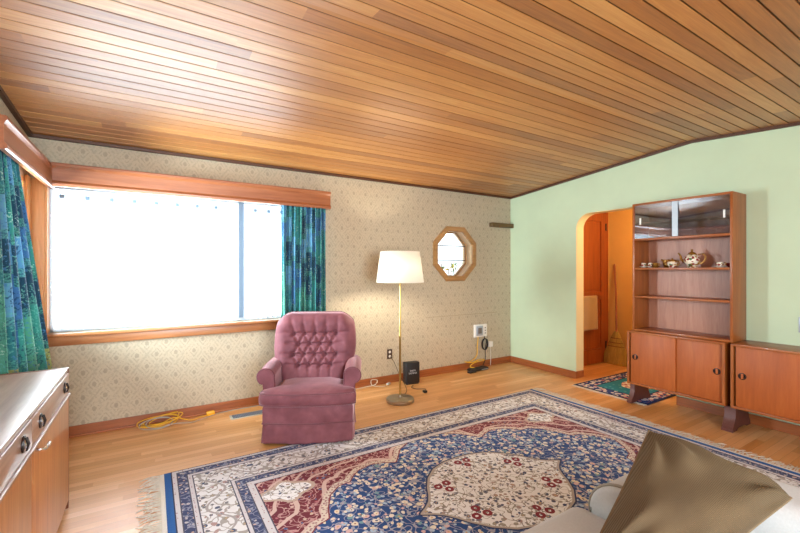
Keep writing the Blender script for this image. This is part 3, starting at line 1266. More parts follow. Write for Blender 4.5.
def rug_mat():
    m = Mt('persian_wool_pattern', rough=0.85, spec=0.15, sheen=0.1)
    x, y, z = m.sep(m.obj())
    o = m.obj()
    ax_ = m.math('ABSOLUTE', x); ay_ = m.math('ABSOLUTE', y)
    d = m.math('MINIMUM', m.math('SUBTRACT', HXR, ax_), m.math('SUBTRACT', HYR, ay_))
    fs, ms, cs, rs = (m.attr(k) for k in ('fsd', 'msd', 'csd', 'rsd'))
    wv = m.n('VectorMath', {0: o, 1: m.n('VectorMath', {0: m.n('TexNoise', {'Vector': o, 'Scale': 14., 'Detail': 1.}).outputs['Color'], 'Scale': .035}, operation='SCALE').outputs[0]}, operation='ADD').outputs[0]

    def flowers(scale, ground, cols, size=.33, vine=None, vs=.07):
        """flower heads with a dark eye, on a ground with thin vines."""
        nd = m.vor(wv, scale)
        dist = nd.outputs['Distance']
        r_, g_, b_ = (m.n('SeparateColor', {0: nd.outputs['Color']}).outputs[k] for k in range(3))
        c = ground
        if vine:
            for sc_, off_ in ((scale * .42, 0.), (scale * .5, 5.3)):
                nz = m.noise(m.map(o, (1, 1, 1), (off_, off_ * .7, 0)), sc_, 1., .4)
                e = m.math('ABSOLUTE', m.math('SUBTRACT', nz, .5))
                c = m.mix(m.step(e, vs * .26), c, vine)
        fc = m.ramp(r_, cols, 'CONSTANT')
        sz = m.math('ADD', size * .55, m.math('MULTIPLY', g_, size * .75))
        c = m.mix(m.step(dist, sz), c, fc)
        c = m.mix(m.step(dist, m.math('MULTIPLY', sz, .34)), c, m.ramp(b_, [(0, '#7a2b35'), (.4, '#29406e'), (.7, '#c9a678')], 'CONSTANT'))
        return c

    blue = flowers(30., lin('#17427f'), [(0, '#dfdacd'), (.34, '#d2b4b4'), (.5, '#a3bbd4'), (.70, '#dcd2bc'), (.92, '#6f98a4')], .44, lin('#9a9cae'), .07)
    red = flowers(34., lin('#6a1a2c'), [(0, '#cdb2ab'), (.35, '#a9606c'), (.65, '#c9b6a4'), (.85, '#4a5c88')], .28, lin('#b98e8c'), .08)
    cream = flowers(32., lin('#e6e8ec'), [(0, '#6d6f7d'), (.35, '#97938c'), (.6, '#3e4a6c'), (.8, '#a08a86')], .38, lin('#8a8580'), .05)
    main = flowers(26., lin('#e0e2e6'), [(0, '#73747c'), (.4, '#9a948a'), (.7, '#4c5672'), (.88, '#a98e8c')], .36, lin('#a29f9c'), .08)
    navy = flowers(38., lin('#34406a'), [(0, '#b9b6bb'), (.5, '#8e96ac'), (.8, '#c4aaa0')], .34, lin('#7f86a0'), .08)
    gv = m.vor(o, 55., rand=.25)
    guard = m.mix(m.step(gv.outputs['Distance'], .33), '#cdccd2', m.ramp(gv.outputs['Distance'], [(0, '#8f3f4c'), (.4, '#6d7188')], 'CONSTANT'))

    # field
    c = m.mix(m.math('GREATER_THAN', cs, 0.), red, cream)
    c = m.mix(m.step(m.math('ABSOLUTE', cs), .010), c, '#b9a79a')
    # beige scroll lines sweeping through the red corners
    sc1 = m.math('ABSOLUTE', m.math('SUBTRACT', m.math('PINGPONG', m.math('ADD', fs, m.math('MULTIPLY', m.noise(o, 2.6, 1), .22)), .11), .055))
    c = m.mix(m.math('MULTIPLY', m.step(sc1, .011), m.step(cs, -.012)), c, '#cdb3ab')
    fband = m.step(m.math('ABSOLUTE', m.math('ADD', fs, .014)), .019)
    c = m.mix(m.math('GREATER_THAN', fs, 0.), c, blue)
    bandc = m.mix(m.step(m.vor(o, 60.).outputs['Distance'], .42), '#d2c6b8', '#9c7478')
    c = m.mix(fband, c, bandc)
    c = m.mix(m.step(m.math('ABSOLUTE', m.math('ADD', fs, -.009)), .004), c, '#7a2b35')
    # medallion
    mcol = m.mix(m.math('MULTIPLY', m.step(m.math('ABSOLUTE', m.math('SUBTRACT', rs, .020)), .009), 1.), cream, '#7d2436')
    c = m.mix(m.math('GREATER_THAN', ms, 0.), c, mcol)
    c = m.mix(m.step(m.math('ABSOLUTE', ms), .008), c, '#a9a09a')
    c = m.mix(m.step(m.math('ABSOLUTE', m.math('ADD', ms, .012)), .005), c, '#27335a')
    # scrolling vine of the main border
    t = m.math('MAXIMUM', m.math('MULTIPLY', ax_, m.step(m.math('SUBTRACT', HYR, ay_), m.math('SUBTRACT', HXR, ax_))),
               m.math('MULTIPLY', ay_, m.math('SUBTRACT', 1., m.step(m.math('SUBTRACT', HYR, ay_), m.math('SUBTRACT', HXR, ax_)))))
    wave = m.math('ADD', .222, m.math('MULTIPLY', m.math('SINE', m.math('MULTIPLY', t, 16.)), .062))
    dv = m.math('ABSOLUTE', m.math('SUBTRACT', d, wave))
    mainc = m.mix(m.step(dv, .008), main, '#a39fa0')
    # bands
    def band(c, lo, hi, col):
        k = m.math('MULTIPLY', m.math('GREATER_THAN', d, lo), m.step(d, hi))
        return m.mix(k, c, col)
    c = band(c, -1, .007, '#2c3350')
    c = band(c, .007, .035, guard)
    c = band(c, .035, .092, navy)
    c = band(c, .092, .122, guard)
    c = band(c, .122, .325, mainc)
    c = band(c, .325, .350, guard)
    c = band(c, .350, .405, navy)
    c = band(c, .405, .450, guard)
    for e in (.035, .092, .122, .325, .350, .405, .450):
        c = m.mix(m.step(m.math('ABSOLUTE', m.math('SUBTRACT', d, e)), .0035), c, '#4a4c5e')
    m.set('Base Color', c)
    m.bump(m.noise(o, 350., 2), .25, .003)
    return m.m


RUG = thing('rug', 'large persian rug with cream medallion on blue field and white fringes', 'rug', (RX, RY, 0))
po = bpy.data.objects.new('pile', me)
COL.objects.link(po); po.parent = RUG; WM[po] = WM[RUG]
finish(me, rug_mat(), False, 30)
md = po.modifiers.new('thick', 'SOLIDIFY'); md.thickness = .008; md.offset = -1
M_rblue = plain('blue_rug_end', '#2f63a8', .85, .15, noise=.12, nscale=120.)
M_selv = plain('white_selvedge', '#e3e2da', .85, .15, noise=.06, nscale=120.)
M_fringe = plain('cotton_fringe', '#d8d4c6', .9, .1, noise=.12, nscale=40.)
for sg in (-1, 1):
    xa, xb, xc = RX + sg * HXR, RX + sg * (HXR + .038), RX + sg * (HXR + .062)
    mb = MB(); mb.box(xa, xb, RY - HYR, RY + HYR, .001, .0088, .002)
    obj('end_band', mb, M_rblue, RUG)
    mb = MB(); mb.box(xb, xc, RY - HYR, RY + HYR, .001, .007, .002)
    obj('selvedge', mb, M_selv, RUG)
    mb = MB()
    for k in range(230):
        y = RY - HYR + (k + .5) / 230 * 2 * HYR
        L = rnd.uniform(.07, .125)
        a, b = rnd.uniform(-.03, .03), rnd.uniform(-.045, .045)
        pts = [(xc - sg * .004, y, .004), (xc + sg * L * .35, y + a * .4, .006 + rnd.uniform(0, .004)), (xc + sg * L * .7, y + a + b * .3, .005), (xc + sg * L, y + a + b, .003)]
        mb.tube(crv(pts, 3), [.0032, .003, .003, .003, .003, .003, .0026, .0026, .002, .0014], 4)
    fo = obj('fringe', mb, M_fringe, RUG)
    fo['kind'] = 'stuff'


# hallway rug
def small_rug_mat():
    m = Mt('teal_rug_pattern', rough=.85, spec=.15)
    o = m.obj()
    x, y, z = m.sep(o)
    ax_ = m.math('ABSOLUTE', x); ay_ = m.math('ABSOLUTE', y)
    d = m.math('MINIMUM', m.math('SUBTRACT', .62, ax_), m.math('SUBTRACT', .42, ay_))
    v = m.vor(o, 22.)
    fl = m.step(v.outputs['Distance'], .5)
    teal = m.mix(m.math('MULTIPLY', m.step(m.vor(o, 14.).outputs['Distance'], .22), .8), '#2c7f95', '#63a8b4')
    r_ = m.math('SQRT', m.math('ADD', m.math('MULTIPLY', x, x), m.math('MULTIPLY', m.math('MULTIPLY', y, y), 2.)))
    med = m.step(m.math('ADD', r_, m.math('MULTIPLY', m.noise(o, 14., 1), .06)), .25)
    teal = m.mix(med, teal, m.mix(fl, '#e0dccb', '#a86a70'))
    bor = m.mix(fl, '#33457a', m.ramp(m.n('SeparateColor', {0: v.outputs['Color']}).outputs[0], [(0, '#d9d2c4'), (.4, '#b9777c'), (.7, '#c9c4c9')], 'CONSTANT'))
    c = m.mix(m.step(d, .17), teal, bor)
    c = m.mix(m.step(m.math('ABSOLUTE', m.math('SUBTRACT', d, .17)), .007), c, '#1a2340')
    c = m.mix(m.step(d, .03), c, '#232f52')
    m.set('Base Color', c)
    m.bump(m.noise(o, 300., 2), .2, .003)
    return m.m


SR = thing('small_rug', 'small teal rug with navy floral border in the archway', 'rug', (4.885, 2.56, 0))
mb = MB(); mb.box(4.265, 5.505, 2.14, 2.98, .001, .009, .003)
obj('pile', mb, small_rug_mat(), SR)
for xa, sg in ((4.265, -1), (5.505, 1)):
    mb = MB()
    for k in range(110):
        y = 2.145 + (k + .5) / 110 * .83
        L = rnd.uniform(.03, .045)
        a = rnd.uniform(-.008, .008)
        mb.tube([(xa - sg * .002, y, .004), (xa + sg * L * .6, y + a * .5, .005), (xa + sg * L, y + a, .002)], .0032, 4)
    fo = obj('fringe', mb, M_fringe, SR); fo['kind'] = 'stuff'

# ------------------------------------------------------------------ SIDEBOARD AT LEFT
SBW = [(0.25, '#9a5a30'), (0.5, '#b87440'), (0.75, '#c98a55')]
M_sbz = wood('sideboard_front_wood', SBW, 'Z', rough=.28, coat=.3)
M_sby = wood('sideboard_wood', [(0.25, '#8c6a58'), (0.5, '#a5836e'), (0.75, '#b99a86')], 'Y', rough=.34, coat=.2, stretch=14)
M_sbdark = wood('sideboard_edge_wood', [(0.25, '#5a2c1a'), (0.5, '#6f3a22'), (0.75, '#824a2e')], 'Z', rough=.35)
M_pull = plain('dark_bronze_pull', '#2a2220', .35, .5, .6)
M_chrome = plain('bright_metal', '#d5d5d5', .2, .5, .95)
SX0, SX1, SY0, SY1, SZ = -.705, -.403, -.3, 2.97, .812
SB = thing('sideboard', 'low wooden sideboard with round drawer pulls under the left curtain', 'sideboard', ((SX0 + SX1) / 2, 1.4, 0))
mb = MB(); mb.box(SX0, SX1 - .018, SY0 + .02, SY1 - .02, .05, SZ - .02)
obj('body', mb, M_sbdark, SB, smooth=False)
mb = MB(); mb.box(SX0 + .002, SX1 - .002, SY0, SY1 - .012, SZ - .02, SZ, .003)
obj('top', mb, M_sby, SB)
for ya in (SY1 - .02, SY0):
    mb = MB(); mb.box(SX0, SX1, ya, ya + .02, .012, SZ + .002, .003)
    obj('end_panel', mb, M_sbdark, SB, smooth=False)
mb = MB(); mb.box(SX0 + .03, SX1 - .03, SY0 + .03, SY1 - .03, 0, .05)
obj('plinth', mb, M_sbdark, SB, smooth=False)
mb = MB(); mb.box(SX1 - .02, SX1 + .010, SY0 + .02, SY1 - .021, .660, .672, .003)
obj('rail', mb, M_sby, SB)
DW = .83
for k in range(4):
    ya = SY1 - .022 - DW * k
    yb_ = max(ya - DW + .006, SY0 + .022)
    mb = MB(); mb.box(SX1 - .018, SX1 + .002, yb_, ya, .676, SZ - .024, .003)
    dw = obj('drawer', mb, M_sby, SB)
    for q in (.16, .84):
        yy = ya + (yb_ - ya) * q
        mb = MB()
        Mx = Matrix.Rotation(PI / 2, 4, 'Y')
        mb.lathe([(0, 0), (.031, 0), (.031, .004), (.024, .006), (.020, .003), (0, .003)], (SX1 + .002, yy, .735), 24, Mx)
        mb.tube([(SX1 + .010, yy, .735 + .024), (SX1 + .018, yy - .004, .735), (SX1 + .010, yy, .735 - .024)], .0055, 8)
        h_ = obj('drawer_pull', mb, M_pull, dw)
        mb = MB()
        mb.tube(crv([(SX1 + .008, yy - .016, .735 + .018), (SX1 + .013, yy - .023, .735), (SX1 + .008, yy - .016, .735 - .018)], 5), .004, 6)
        obj('drawer_pull', mb, M_chrome, dw)
    mb = MB(); mb.box(SX1 - .018, SX1 + .001, yb_, ya, .06, .656, .003)
    dd = obj('door', mb, M_sbz, SB)
    yh = yb_ + .055
    mb = MB()
    mb.tube(crv([(SX1, yh, .640), (SX1 + .020, yh, .640), (SX1 + .034, yh + .018, .640), (SX1 + .036, yh + .05, .646)], 5), .0065, 8)
    obj('door_handle', mb, M_chrome, dd)

# ------------------------------------------------------------------ TEAK WALL UNITS
TK = [(0.22, '#7a3e18'), (0.5, '#98521f'), (0.78, '#ae682e')]
M_teakz = wood('teak_upright', TK, 'Z', rough=.38, coat=.1)
M_teaky = wood('teak_along', TK, 'Y', rough=.38, coat=.1)
M_teakd = wood('teak_door', [(0.2, '#8e4518'), (0.5, '#a65520'), (0.8, '#b8682e')], 'Z', rough=.5, coat=.0, stretch=9)
M_teakb = wood('teak_back_panel', [(0.2, '#86503a'), (0.5, '#a87259'), (0.8, '#b9876c')], 'Z', rough=.42, stretch=9)
M_foot = wood('dark_trestle', [(0.25, '#4a2620'), (0.75, '#673930')], 'Y', rough=.45)


def trestle(y, parent, z0=0., hw=.022):
    prof = [(4.160, z0), (4.255, z0), (4.262, .012), (4.29, .018), (4.42, .018), (4.45, .012), (4.465, z0), (4.54, z0), (4.54, .03), (4.50, .09), (4.50, .198), (4.225, .198), (4.222, .12), (4.20, .075), (4.160, .025)]
    mb = MB()
    mb.prism(prof, lambda a, b, d: (a, d, b), y - hw, y + hw)
    obj('trestle_foot', mb, M_foot, parent, angle=30)


def pull(mb, x, y, z):
    Mx = Matrix.Rotation(-PI / 2, 4, 'Y')
    mb.lathe([(.021, -.001), (.028, -.001), (.028, .003), (.023, .004), (.021, .0), (.021, -.001)], (x, y, z), 24, Mx)
    mb.lathe([(0, .001), (.021, .001), (.021, -.001), (0, -.001)], (x, y, z), 20, Mx)
    return mb


def low_cabinet(y0, y1, label, feet, split, x0=4.19):
    t = thing('low_cabinet', label, 'cabinet', ((x0 + 4.54) / 2, (y0 + y1) / 2, 0), 0, 'teak cabinets on trestle feet')
    z0, z1, e = .200, .745, .020
    x1 = 4.538
    for nm, a in (('top_panel', (x0, x1, y0, y1, z1 - e, z1)), ('bottom_panel', (x0, x1, y0, y1, z0, z0 + e))):
        mb = MB(); mb.box(*a, .002); obj(nm, mb, M_teaky, t)
    for a in ((x0, x1, y0, y0 + e, z0 + e, z1 - e), (x0, x1, y1 - e, y1, z0 + e, z1 - e)):
        mb = MB(); mb.box(*a); obj('side_panel', mb, M_teakz, t, smooth=False)
    mb = MB(); mb.box(x1 - .008, x1, y0 + e, y1 - e, z0 + e, z1 - e); obj('back_panel', mb, M_teakz, t, smooth=False)
    for k, (ya, yb_, dx) in enumerate(((split - .004, y1 - e - .012, .010), (y0 + e + .002, split + .012, .028))):
        mb = MB(); mb.box(x0 + dx, x0 + dx + .016, ya, yb_, z0 + e + .001, z1 - e - .001, .002)
        d = obj('door', mb, M_teakd, t)
        yy = (yb_ - .045) if k == 0 else (ya + .045)
        mb = pull(MB(), x0 + dx - .0005, yy, .482)
        q = obj('door_pull', mb, M_pull, d)
        mb = MB(); mb.box(x0 + dx - .004, x0 + dx + .001, yy - .0085, yy + .0085, .482 - .021, .482 + .021, .001)
        obj('grip_bar', mb, M_teakd, d)
    for y in feet:
        trestle(y, t, .0095 if 2.1 < y < 2.3 else 0., .04 if 1.4 < y < 1.5 else .022)
    return t


low_cabinet(1.470, 2.304, 'teak two-door low cabinet under the open shelf unit', (2.268,), 1.862)
low_cabinet(.26, 1.430, 'teak low cabinet at the right edge with bare top', (1.445, .36), .70, 4.19)

HX0, HX1, HY0, HY1, HZ0, HZ1 = 4.245, 4.538, 1.432, 2.280, .746, 2.050
HU = thing('shelf_unit', 'tall teak shelf unit with glass sliding doors standing on the low cabinet', 'bookcase', ((HX0 + HX1) / 2, (HY0 + HY1) / 2, HZ0))
e = .021
for ya, yb_ in ((HY0, HY0 + e), (HY1 - e, HY1)):
    mb = MB(); mb.box(HX0, HX1, ya, yb_, HZ0, HZ1, .002); obj('side_panel', mb, M_teakz, HU)
mb = MB(); mb.box(HX0, HX1, HY0 + e, HY1 - e, HZ1 - e, HZ1, .002); obj('top_panel', mb, M_teaky, HU)
mb = MB(); mb.box(HX0, HX1, HY0 + e, HY1 - e, HZ0, HZ0 + .018, .002); obj('bottom_panel', mb, M_teaky, HU)
mb = MB(); mb.box(HX1 - .008, HX1, HY0 + e, HY1 - e, HZ0 + .018, HZ1 - e); obj('back_panel', mb, M_teakb, HU, smooth=False)
for zc, dx in ((1.682, 0), (1.384, 0.006), (1.096, 0.006)):
    mb = MB(); mb.box(HX0 + dx, HX1 - .008, HY0 + e, HY1 - e, zc - .010, zc + .010, .002); obj('shelf', mb, M_teaky, HU)
mb = MB(); mb.box(HX0 + .05, HX1 - .008, HY0 + e, HY1 - e, 1.845, 1.856); obj('inner_shelf', mb, M_teaky, HU, smooth=False)
for k, (ya, yb_, dx) in enumerate(((1.86, HY1 - e - .001, .008), (HY0 + e + .001, 1.92, .018))):
    mb = MB(); mb.box(HX0 + dx, HX0 + dx + .004, ya, yb_, 1.693, HZ1 - e - .001)
    gd = obj('glass_door', mb, M_hglass, HU, smooth=False)
    yy = (yb_ - .055) if k == 0 else (ya + .045)
    mb = MB(); mb.box(HX0 + dx - .006, HX0 + dx, yy - .008, yy + .008, 1.83, 1.90, .002)
    obj('finger_grip', mb, M_white, gd)
    if k == 0:
        mb = MB(); mb.box(HX0 + dx - .001, HX0 + dx + .005, ya, ya + .05, 1.694, HZ1 - e - .002)
        obj('edge_strip', mb, plain('frosted_edge', '#b4c0c8', .35, .5), gd, smooth=False)


# ---- tea things on the shelf
def china():
    m = Mt('painted_china', rough=.2, spec=.6, coat=.4)
    v = m.vor(m.obj(), 55.)
    r_ = m.n('SeparateColor', {0: v.outputs['Color']}).outputs[0]
    m.set('Base Color', m.ramp(r_, [(0, '#e4dac4'), (.32, '#8e2428'), (.50, '#dccfb4'), (.64, '#4c5c34'), (.74, '#a8762c')], 'CONSTANT'))
    return m.m


M_china = china()
M_gold = plain('gilded_china', '#a8752e', .25, .6, .55, noise=.25, nscale=60.)
M_porc = plain('white_china', '#e6e0d2', .2, .6, noise=.03, coat=.4)
M_redc = plain('red_glazed_china', '#8e2028', .2, .6, noise=.1, coat=.4)
SHZ = 1.3946
TY = lambda px: 2.222 + (px - 644) * (1.52 - 2.222) / (726 - 644)


def handle(mb, x, y, z, dy, h, r):
    mb.tube(crv([(x, y, z + h / 2), (x, y + dy * .7, z + h * .52), (x, y + dy, z + h * .1), (x, y + dy * .6, z - h * .4), (x, y, z - h / 2)], 5), r, 6)
    return mb


# teapot
ty = TY(694)
TP = thing('teapot', 'gilded teapot with white and red flowers on the tea shelf', 'teapot', (4.38, ty, SHZ))
c = (4.38, ty, SHZ)
mb = MB(); mb.lathe([(0, 0), (.038, 0), (.040, .006), (.034, .012), (.052, .03), (.066, .058), (.064, .085), (.050, .108), (.036, .120), (.034, .124), (0, .124)], c, 28)
obj('body', mb, M_china, TP)
mb = MB(); mb.lathe([(.036, .122), (.037, .127), (.028, .140), (.010, .150), (.006, .154), (.011, .162), (.009, .172), (0, .176)], c, 20)
obj('lid', mb, M_gold, TP)
mb = MB(); mb.tube(crv([(4.38, ty + .055, SHZ + .05), (4.38, ty + .088, SHZ + .075), (4.38, ty + .098, SHZ + .115), (4.38, ty + .118, SHZ + .14)], 5), [.014 - .0005 * i for i in range(16)], 8)
obj('spout', mb, M_gold, TP)
mb = handle(MB(), 4.38, ty - .050, SHZ + .08, -.062, .085, .006)
obj('handle', mb, M_gold, TP)

# creamer and sugar bowl
ty = TY(665.5)
t = thing('creamer', 'gilded creamer left of the teapot', 'jug', (4.43, ty, SHZ)); c = (4.43, ty, SHZ)
mb = MB(); mb.lathe([(0, 0), (.026, 0), (.024, .006), (.034, .028), (.036, .045), (.030, .066), (.034, .080), (.031, .080), (.027, .066), (.036, .044), (0, .012)], c, 22)
obj('body', mb, M_gold, t)
mb = handle(MB(), 4.43, ty - .034, SHZ + .048, -.032, .05, .004); obj('handle', mb, M_gold, t)
mb = MB(); mb.tube([(4.43, ty + .026, SHZ + .062), (4.43, ty + .040, SHZ + .074), (4.43, ty + .050, SHZ + .084)], [.012, .009, .005], 8); obj('spout', mb, M_gold, t)
ty = TY(677)
t = thing('sugar_bowl', 'lidded gilded sugar bowl with two handles next to the teapot', 'bowl', (4.325, ty, SHZ)); c = (4.325, ty, SHZ)
mb = MB(); mb.lathe([(0, 0), (.028, 0), (.028, .006), (.042, .028), (.044, .046), (.036, .058), (0, .058)], c, 22)
obj('body', mb, M_china, t)
mb = MB(); mb.lathe([(.038, .057), (.038, .061), (.024, .073), (.006, .079), (.009, .087), (0, .092)], c, 20); obj('lid', mb, M_gold, t)
for sg in (-1, 1):
    mb = handle(MB(), 4.325, ty + sg * .038, SHZ + .04, sg * .026, .036, .004); obj('handle', mb, M_gold, t)


def cup_and_saucer(px, x, cm, sm, lc, ls, r=1.0):
    ty = TY(px)
    s_ = thing('saucer', ls, 'saucer', (x, ty, SHZ), 0, 'saucers on the tea shelf')
    mb = MB(); mb.lathe([(0, 0), (.028 * r, 0), (.030 * r, .003), (.052 * r, .011), (.053 * r, .013), (.030 * r, .006), (0, .005)], (x, ty, SHZ), 24)
    obj('dish', mb, sm, s_)
    t = thing('teacup', lc, 'cup', (x, ty, SHZ + .0055), 0, 'teacups on the tea shelf')
    c = (x, ty, SHZ + .0055)
    mb = MB(); mb.lathe([(0, 0), (.016 * r, 0), (.017 * r, .004), (.030 * r, .020), (.034 * r, .042), (.032 * r, .042), (.027 * r, .020), (0, .006)], c, 24)
    obj('bowl', mb, cm, t)
    mb = handle(MB(), x, ty - .030 * r, SHZ + .03, -.018, .022, .003); obj('handle', mb, M_gold, t)


cup_and_saucer(643.5, 4.36, M_china, M_porc, 'flowered teacup at the left end of the tea shelf', 'white saucer at the left end of the tea shelf', .82)
cup_and_saucer(652.5, 4.345, M_china, M_porc, 'flowered teacup second from the left on the tea shelf', 'white saucer second from the left on the tea shelf', .82)
cup_and_saucer(659.5, 4.315, M_gold, M_gold, 'small gilded teacup left of the creamer', 'gilded saucer left of the creamer', .75)
cup_and_saucer(721.5, 4.34, M_china, M_porc, 'flowered teacup right of the teapot', 'white saucer right of the teapot', .9)
ty = TY(727.5)
mb = MB(); mb.lathe([(0, 0), (.018, 0), (.020, .004), (.034, .022), (.036, .040), (.034, .040), (.028, .020), (0, .006)], (4.42, ty, SHZ), 22)
b = obj('small_bowl', mb, M_redc); tag(rebase(b, (4.42, ty, SHZ)), 'small red bowl at the right end of the tea shelf', 'bowl')

# ------------------------------------------------------------------ SOFA AND CUSHION
M_sofa = plain('beige_grey_upholstery', '#b6b8b6', .8, .2, noise=.05, nscale=140., sheen=.15, bump=.1)
M_sofaw = plain('beige_welt', '#8f8a7e', .8, .2, noise=.05)
SF = thing('sofa', 'beige upholstered sofa with rolled arm at the bottom right corner', 'sofa', (1.4, .1, 0))


def softbox(mb, x0, x1, y0, y1, z0, z1, r, crown=0.0, n=14):
    """rounded box with a crowned top."""
    bm = mb.bm
    q = bmesh.ops.create_cube(bm, size=1.)
    vs = q['verts']
    es = list({e_ for v in vs for e_ in v.link_edges})
    bmesh.ops.subdivide_edges(bm, edges=es, cuts=n, use_grid_fill=True)
    cx_, cy_, cz_ = (x0 + x1) / 2, (y0 + y1) / 2, (z0 + z1) / 2
    hx, hy, hz = (x1 - x0) / 2, (y1 - y0) / 2, (z1 - z0) / 2
    done = set()
    stack = list(vs)
    for v in bm.verts:
        if v.tag:
            continue
        p = Vector((v.co.x * 2 * hx, v.co.y * 2 * hy, v.co.z * 2 * hz))
        qv = Vector((max(-hx + r, min(hx - r, p.x)), max(-hy + r, min(hy - r, p.y)), max(-hz + r, min(hz - r, p.z))))
        dv = p - qv
        if dv.length > 1e-9:
            p = qv + dv.normalized() * min(r, dv.length if max(abs(dv.x), abs(dv.y), abs(dv.z)) < r - 1e-6 and False else r)
        if crown and p.z > 0:
            p.z += crown * (1 - (p.x / hx) ** 2) * (1 - (p.y / hy) ** 2)
        v.co = p + Vector((cx_, cy_, cz_))
        v.tag = True
    return mb


# seat cushion with a T-shaped ear in front of the arm
mb = MB()
softbox(mb, .80, 1.40, .30, .965, .30, .490, .045, .012)
softbox(mb, .80, 1.72, -.62, .645, .30, .475, .055, .012)
obj('seat_cushion', mb, M_sofa, SF, angle=60)
mb = MB(); mb.box(.86, 1.95, -.86, .92, .09, .31, .03, 3)
obj('base', mb, M_sofa, SF)
# back
mb = MB(); softbox(mb, 1.70, 1.96, -.88, .66, .30, .625, .07, .0)
obj('backrest', mb, M_sofa, SF, angle=60)
# arms (rolled, running front to back along x)
for yc, nm in ((.79, 1), (-.75, -1)):
    prof = [(-.10, .30), (-.10, .50)]
    for k in range(17):
        a = PI * 1.05 - k / 16 * PI * 1.1
        prof.append((.135 * math.cos(a), .475 + .128 * math.sin(a)))
    prof += [(.10, .50), (.10, .30)]
    mb = MB()
    mb.prism([(yc + a, b) for a, b in prof], lambda a, b, d: (d, a, b), 1.41, 1.96)
    es = [e_ for e_ in mb.bm.edges if all(abs(v.co.x - 1.41) < 1e-5 for v in e_.verts)]
    bmesh.ops.bevel(mb.bm, geom=es, offset=.02, segments=3, profile=.5, affect='EDGES')
    ao = obj('arm', mb, M_sofa, SF, angle=50)
    mb = MB(); mb.tube([(1.424, yc + a * 1.0, b + .001) for a, b in prof], .006, 6)
    obj('piping', mb, M_sofaw, ao)
for x, y in ((.92, .84), (.92, -.78), (1.88, .84), (1.88, -.78)):
    zf = .0095 if y > RY - HYR and x < RX + HXR else 0.
    mb = MB(); mb.lathe([(0, zf), (.02, zf), (.028, .095), (0, .095)], (x, y, 0), 12)
    obj('foot', mb, M_foot, SF)


def cord_mat():
    m = Mt('brown_corduroy', rough=.8, spec=.15, sheen=.15)
    m.b.inputs['Sheen Tint'].default_value = lin('#d9c29a')
    u, v, w = m.sep(m.uv())
    rib = m.math('SINE', m.math('MULTIPLY', m.math('ADD', u, m.math('MULTIPLY', v, .12)), 1150.))
    a = m.noise(m.uv(), 7., 2)
    c = m.ramp(a, [(0.3, '#4c3d2b'), (0.7, '#5c4c36')])
    m.set('Base Color', m.mix(m.math('MULTIPLY', m.math('ADD', rib, 1.), .10), c, '#382a1a'))
    m.bump(rib, .35, .003)
    return m.m


PT, PR_, PL, PB = Vector((1.453, .724, .824)), Vector((1.678, .42, .674)), Vector((.985, .66, .575)), Vector((1.16, .50, .555))
pn = (PR_ - PT).cross(PL - PT).normalized()
if pn.dot(Vector((0, 0, 1.38)) - PT) < 0:
    pn = -pn


def pil(u, v, side):
    p = PT.lerp(PR_, u).lerp(PL.lerp(PB, u), v)
    a, b = (u - .5) * 2, (v - .5) * 2
    # pinch the edges in between the corners
    c = (PT + PR_ + PL + PB) / 4
    ins = .012 * (1 - a * a) * b * b + .03 * (1 - b * b) * a * a
    p = p + (c - p) * ins
    th = max(0, (1 - a ** 4)) ** .55 * max(0, (1 - b ** 4)) ** .55
    th = (.115 if side > 0 else .055) * th
    wr = 0.
    if side > 0:
        # creases fanning from the top and right corners
        for (cu, cv, a0) in ((0, 0, .3), (1, 0, 1.2), (1, 1, .4), (0, 1, .9)):
            du, dv = abs(u - cu), abs(v - cv)
            r_ = math.hypot(du, dv)
            an = math.atan2(dv, du)
            wr += .016 * math.sin(an * 9 + a0 * 5) * math.exp(-((r_ - .26) / .16) ** 2)
        wr += .010 * math.sin(9 * v + 4 * u + 1.)* (1 - a * a) * (1 - b * b)
    return p + pn * (side * (th + .002) + wr * min(1, th / .03))


mb = MB()
N = 60
F = mb.grid(lambda u, v: pil(u, v, 1), N, N)
B = mb.grid(lambda u, v: pil(u, v, -1), N, N)
uvl = mb.bm.loops.layers.uv.new('UVMap')
for i in range(N):
    for (A, C, s_) in (((F[i][0], F[i + 1][0]), (B[i][0], B[i + 1][0]), 0), ((F[i][N], F[i + 1][N]), (B[i][N], B[i + 1][N]), 1),
                       ((F[0][i], F[0][i + 1]), (B[0][i], B[0][i + 1]), 1), ((F[N][i], F[N][i + 1]), (B[N][i], B[N][i + 1]), 0)):
        mb.bm.faces.new((A[0], C[0], C[1], A[1]))
idx = {}
for G in (F, B):
    for i in range(N + 1):
        for j in range(N + 1):
            idx[G[i][j]] = (i / N * .42, j / N * .42)
for fc in mb.bm.faces:
    for l in fc.loops:
        l[uvl].uv = idx[l.vert]
po_ = obj('throw_pillow', mb, cord_mat(), angle=60)
tag(rebase(po_, (1.40, .56, .475)), 'brown corduroy throw pillow propped on the beige sofa', 'pillow')
WM[po_] = Matrix.Translation((1.40, .56, .475))
seam = [pil(u / 20, 0, 0) for u in range(20)] + [pil(1, v / 20, 0) for v in range(20)] + [pil(1 - u / 20, 1, 0) for u in range(20)] + [pil(0, 1 - v / 20, 0) for v in range(20)]
mb = MB(); mb.tube(seam, .0045, 6, closed=True)
obj('seam', mb, plain('brown_welt', '#6b573c', .8, .15, sheen=.3), po_)

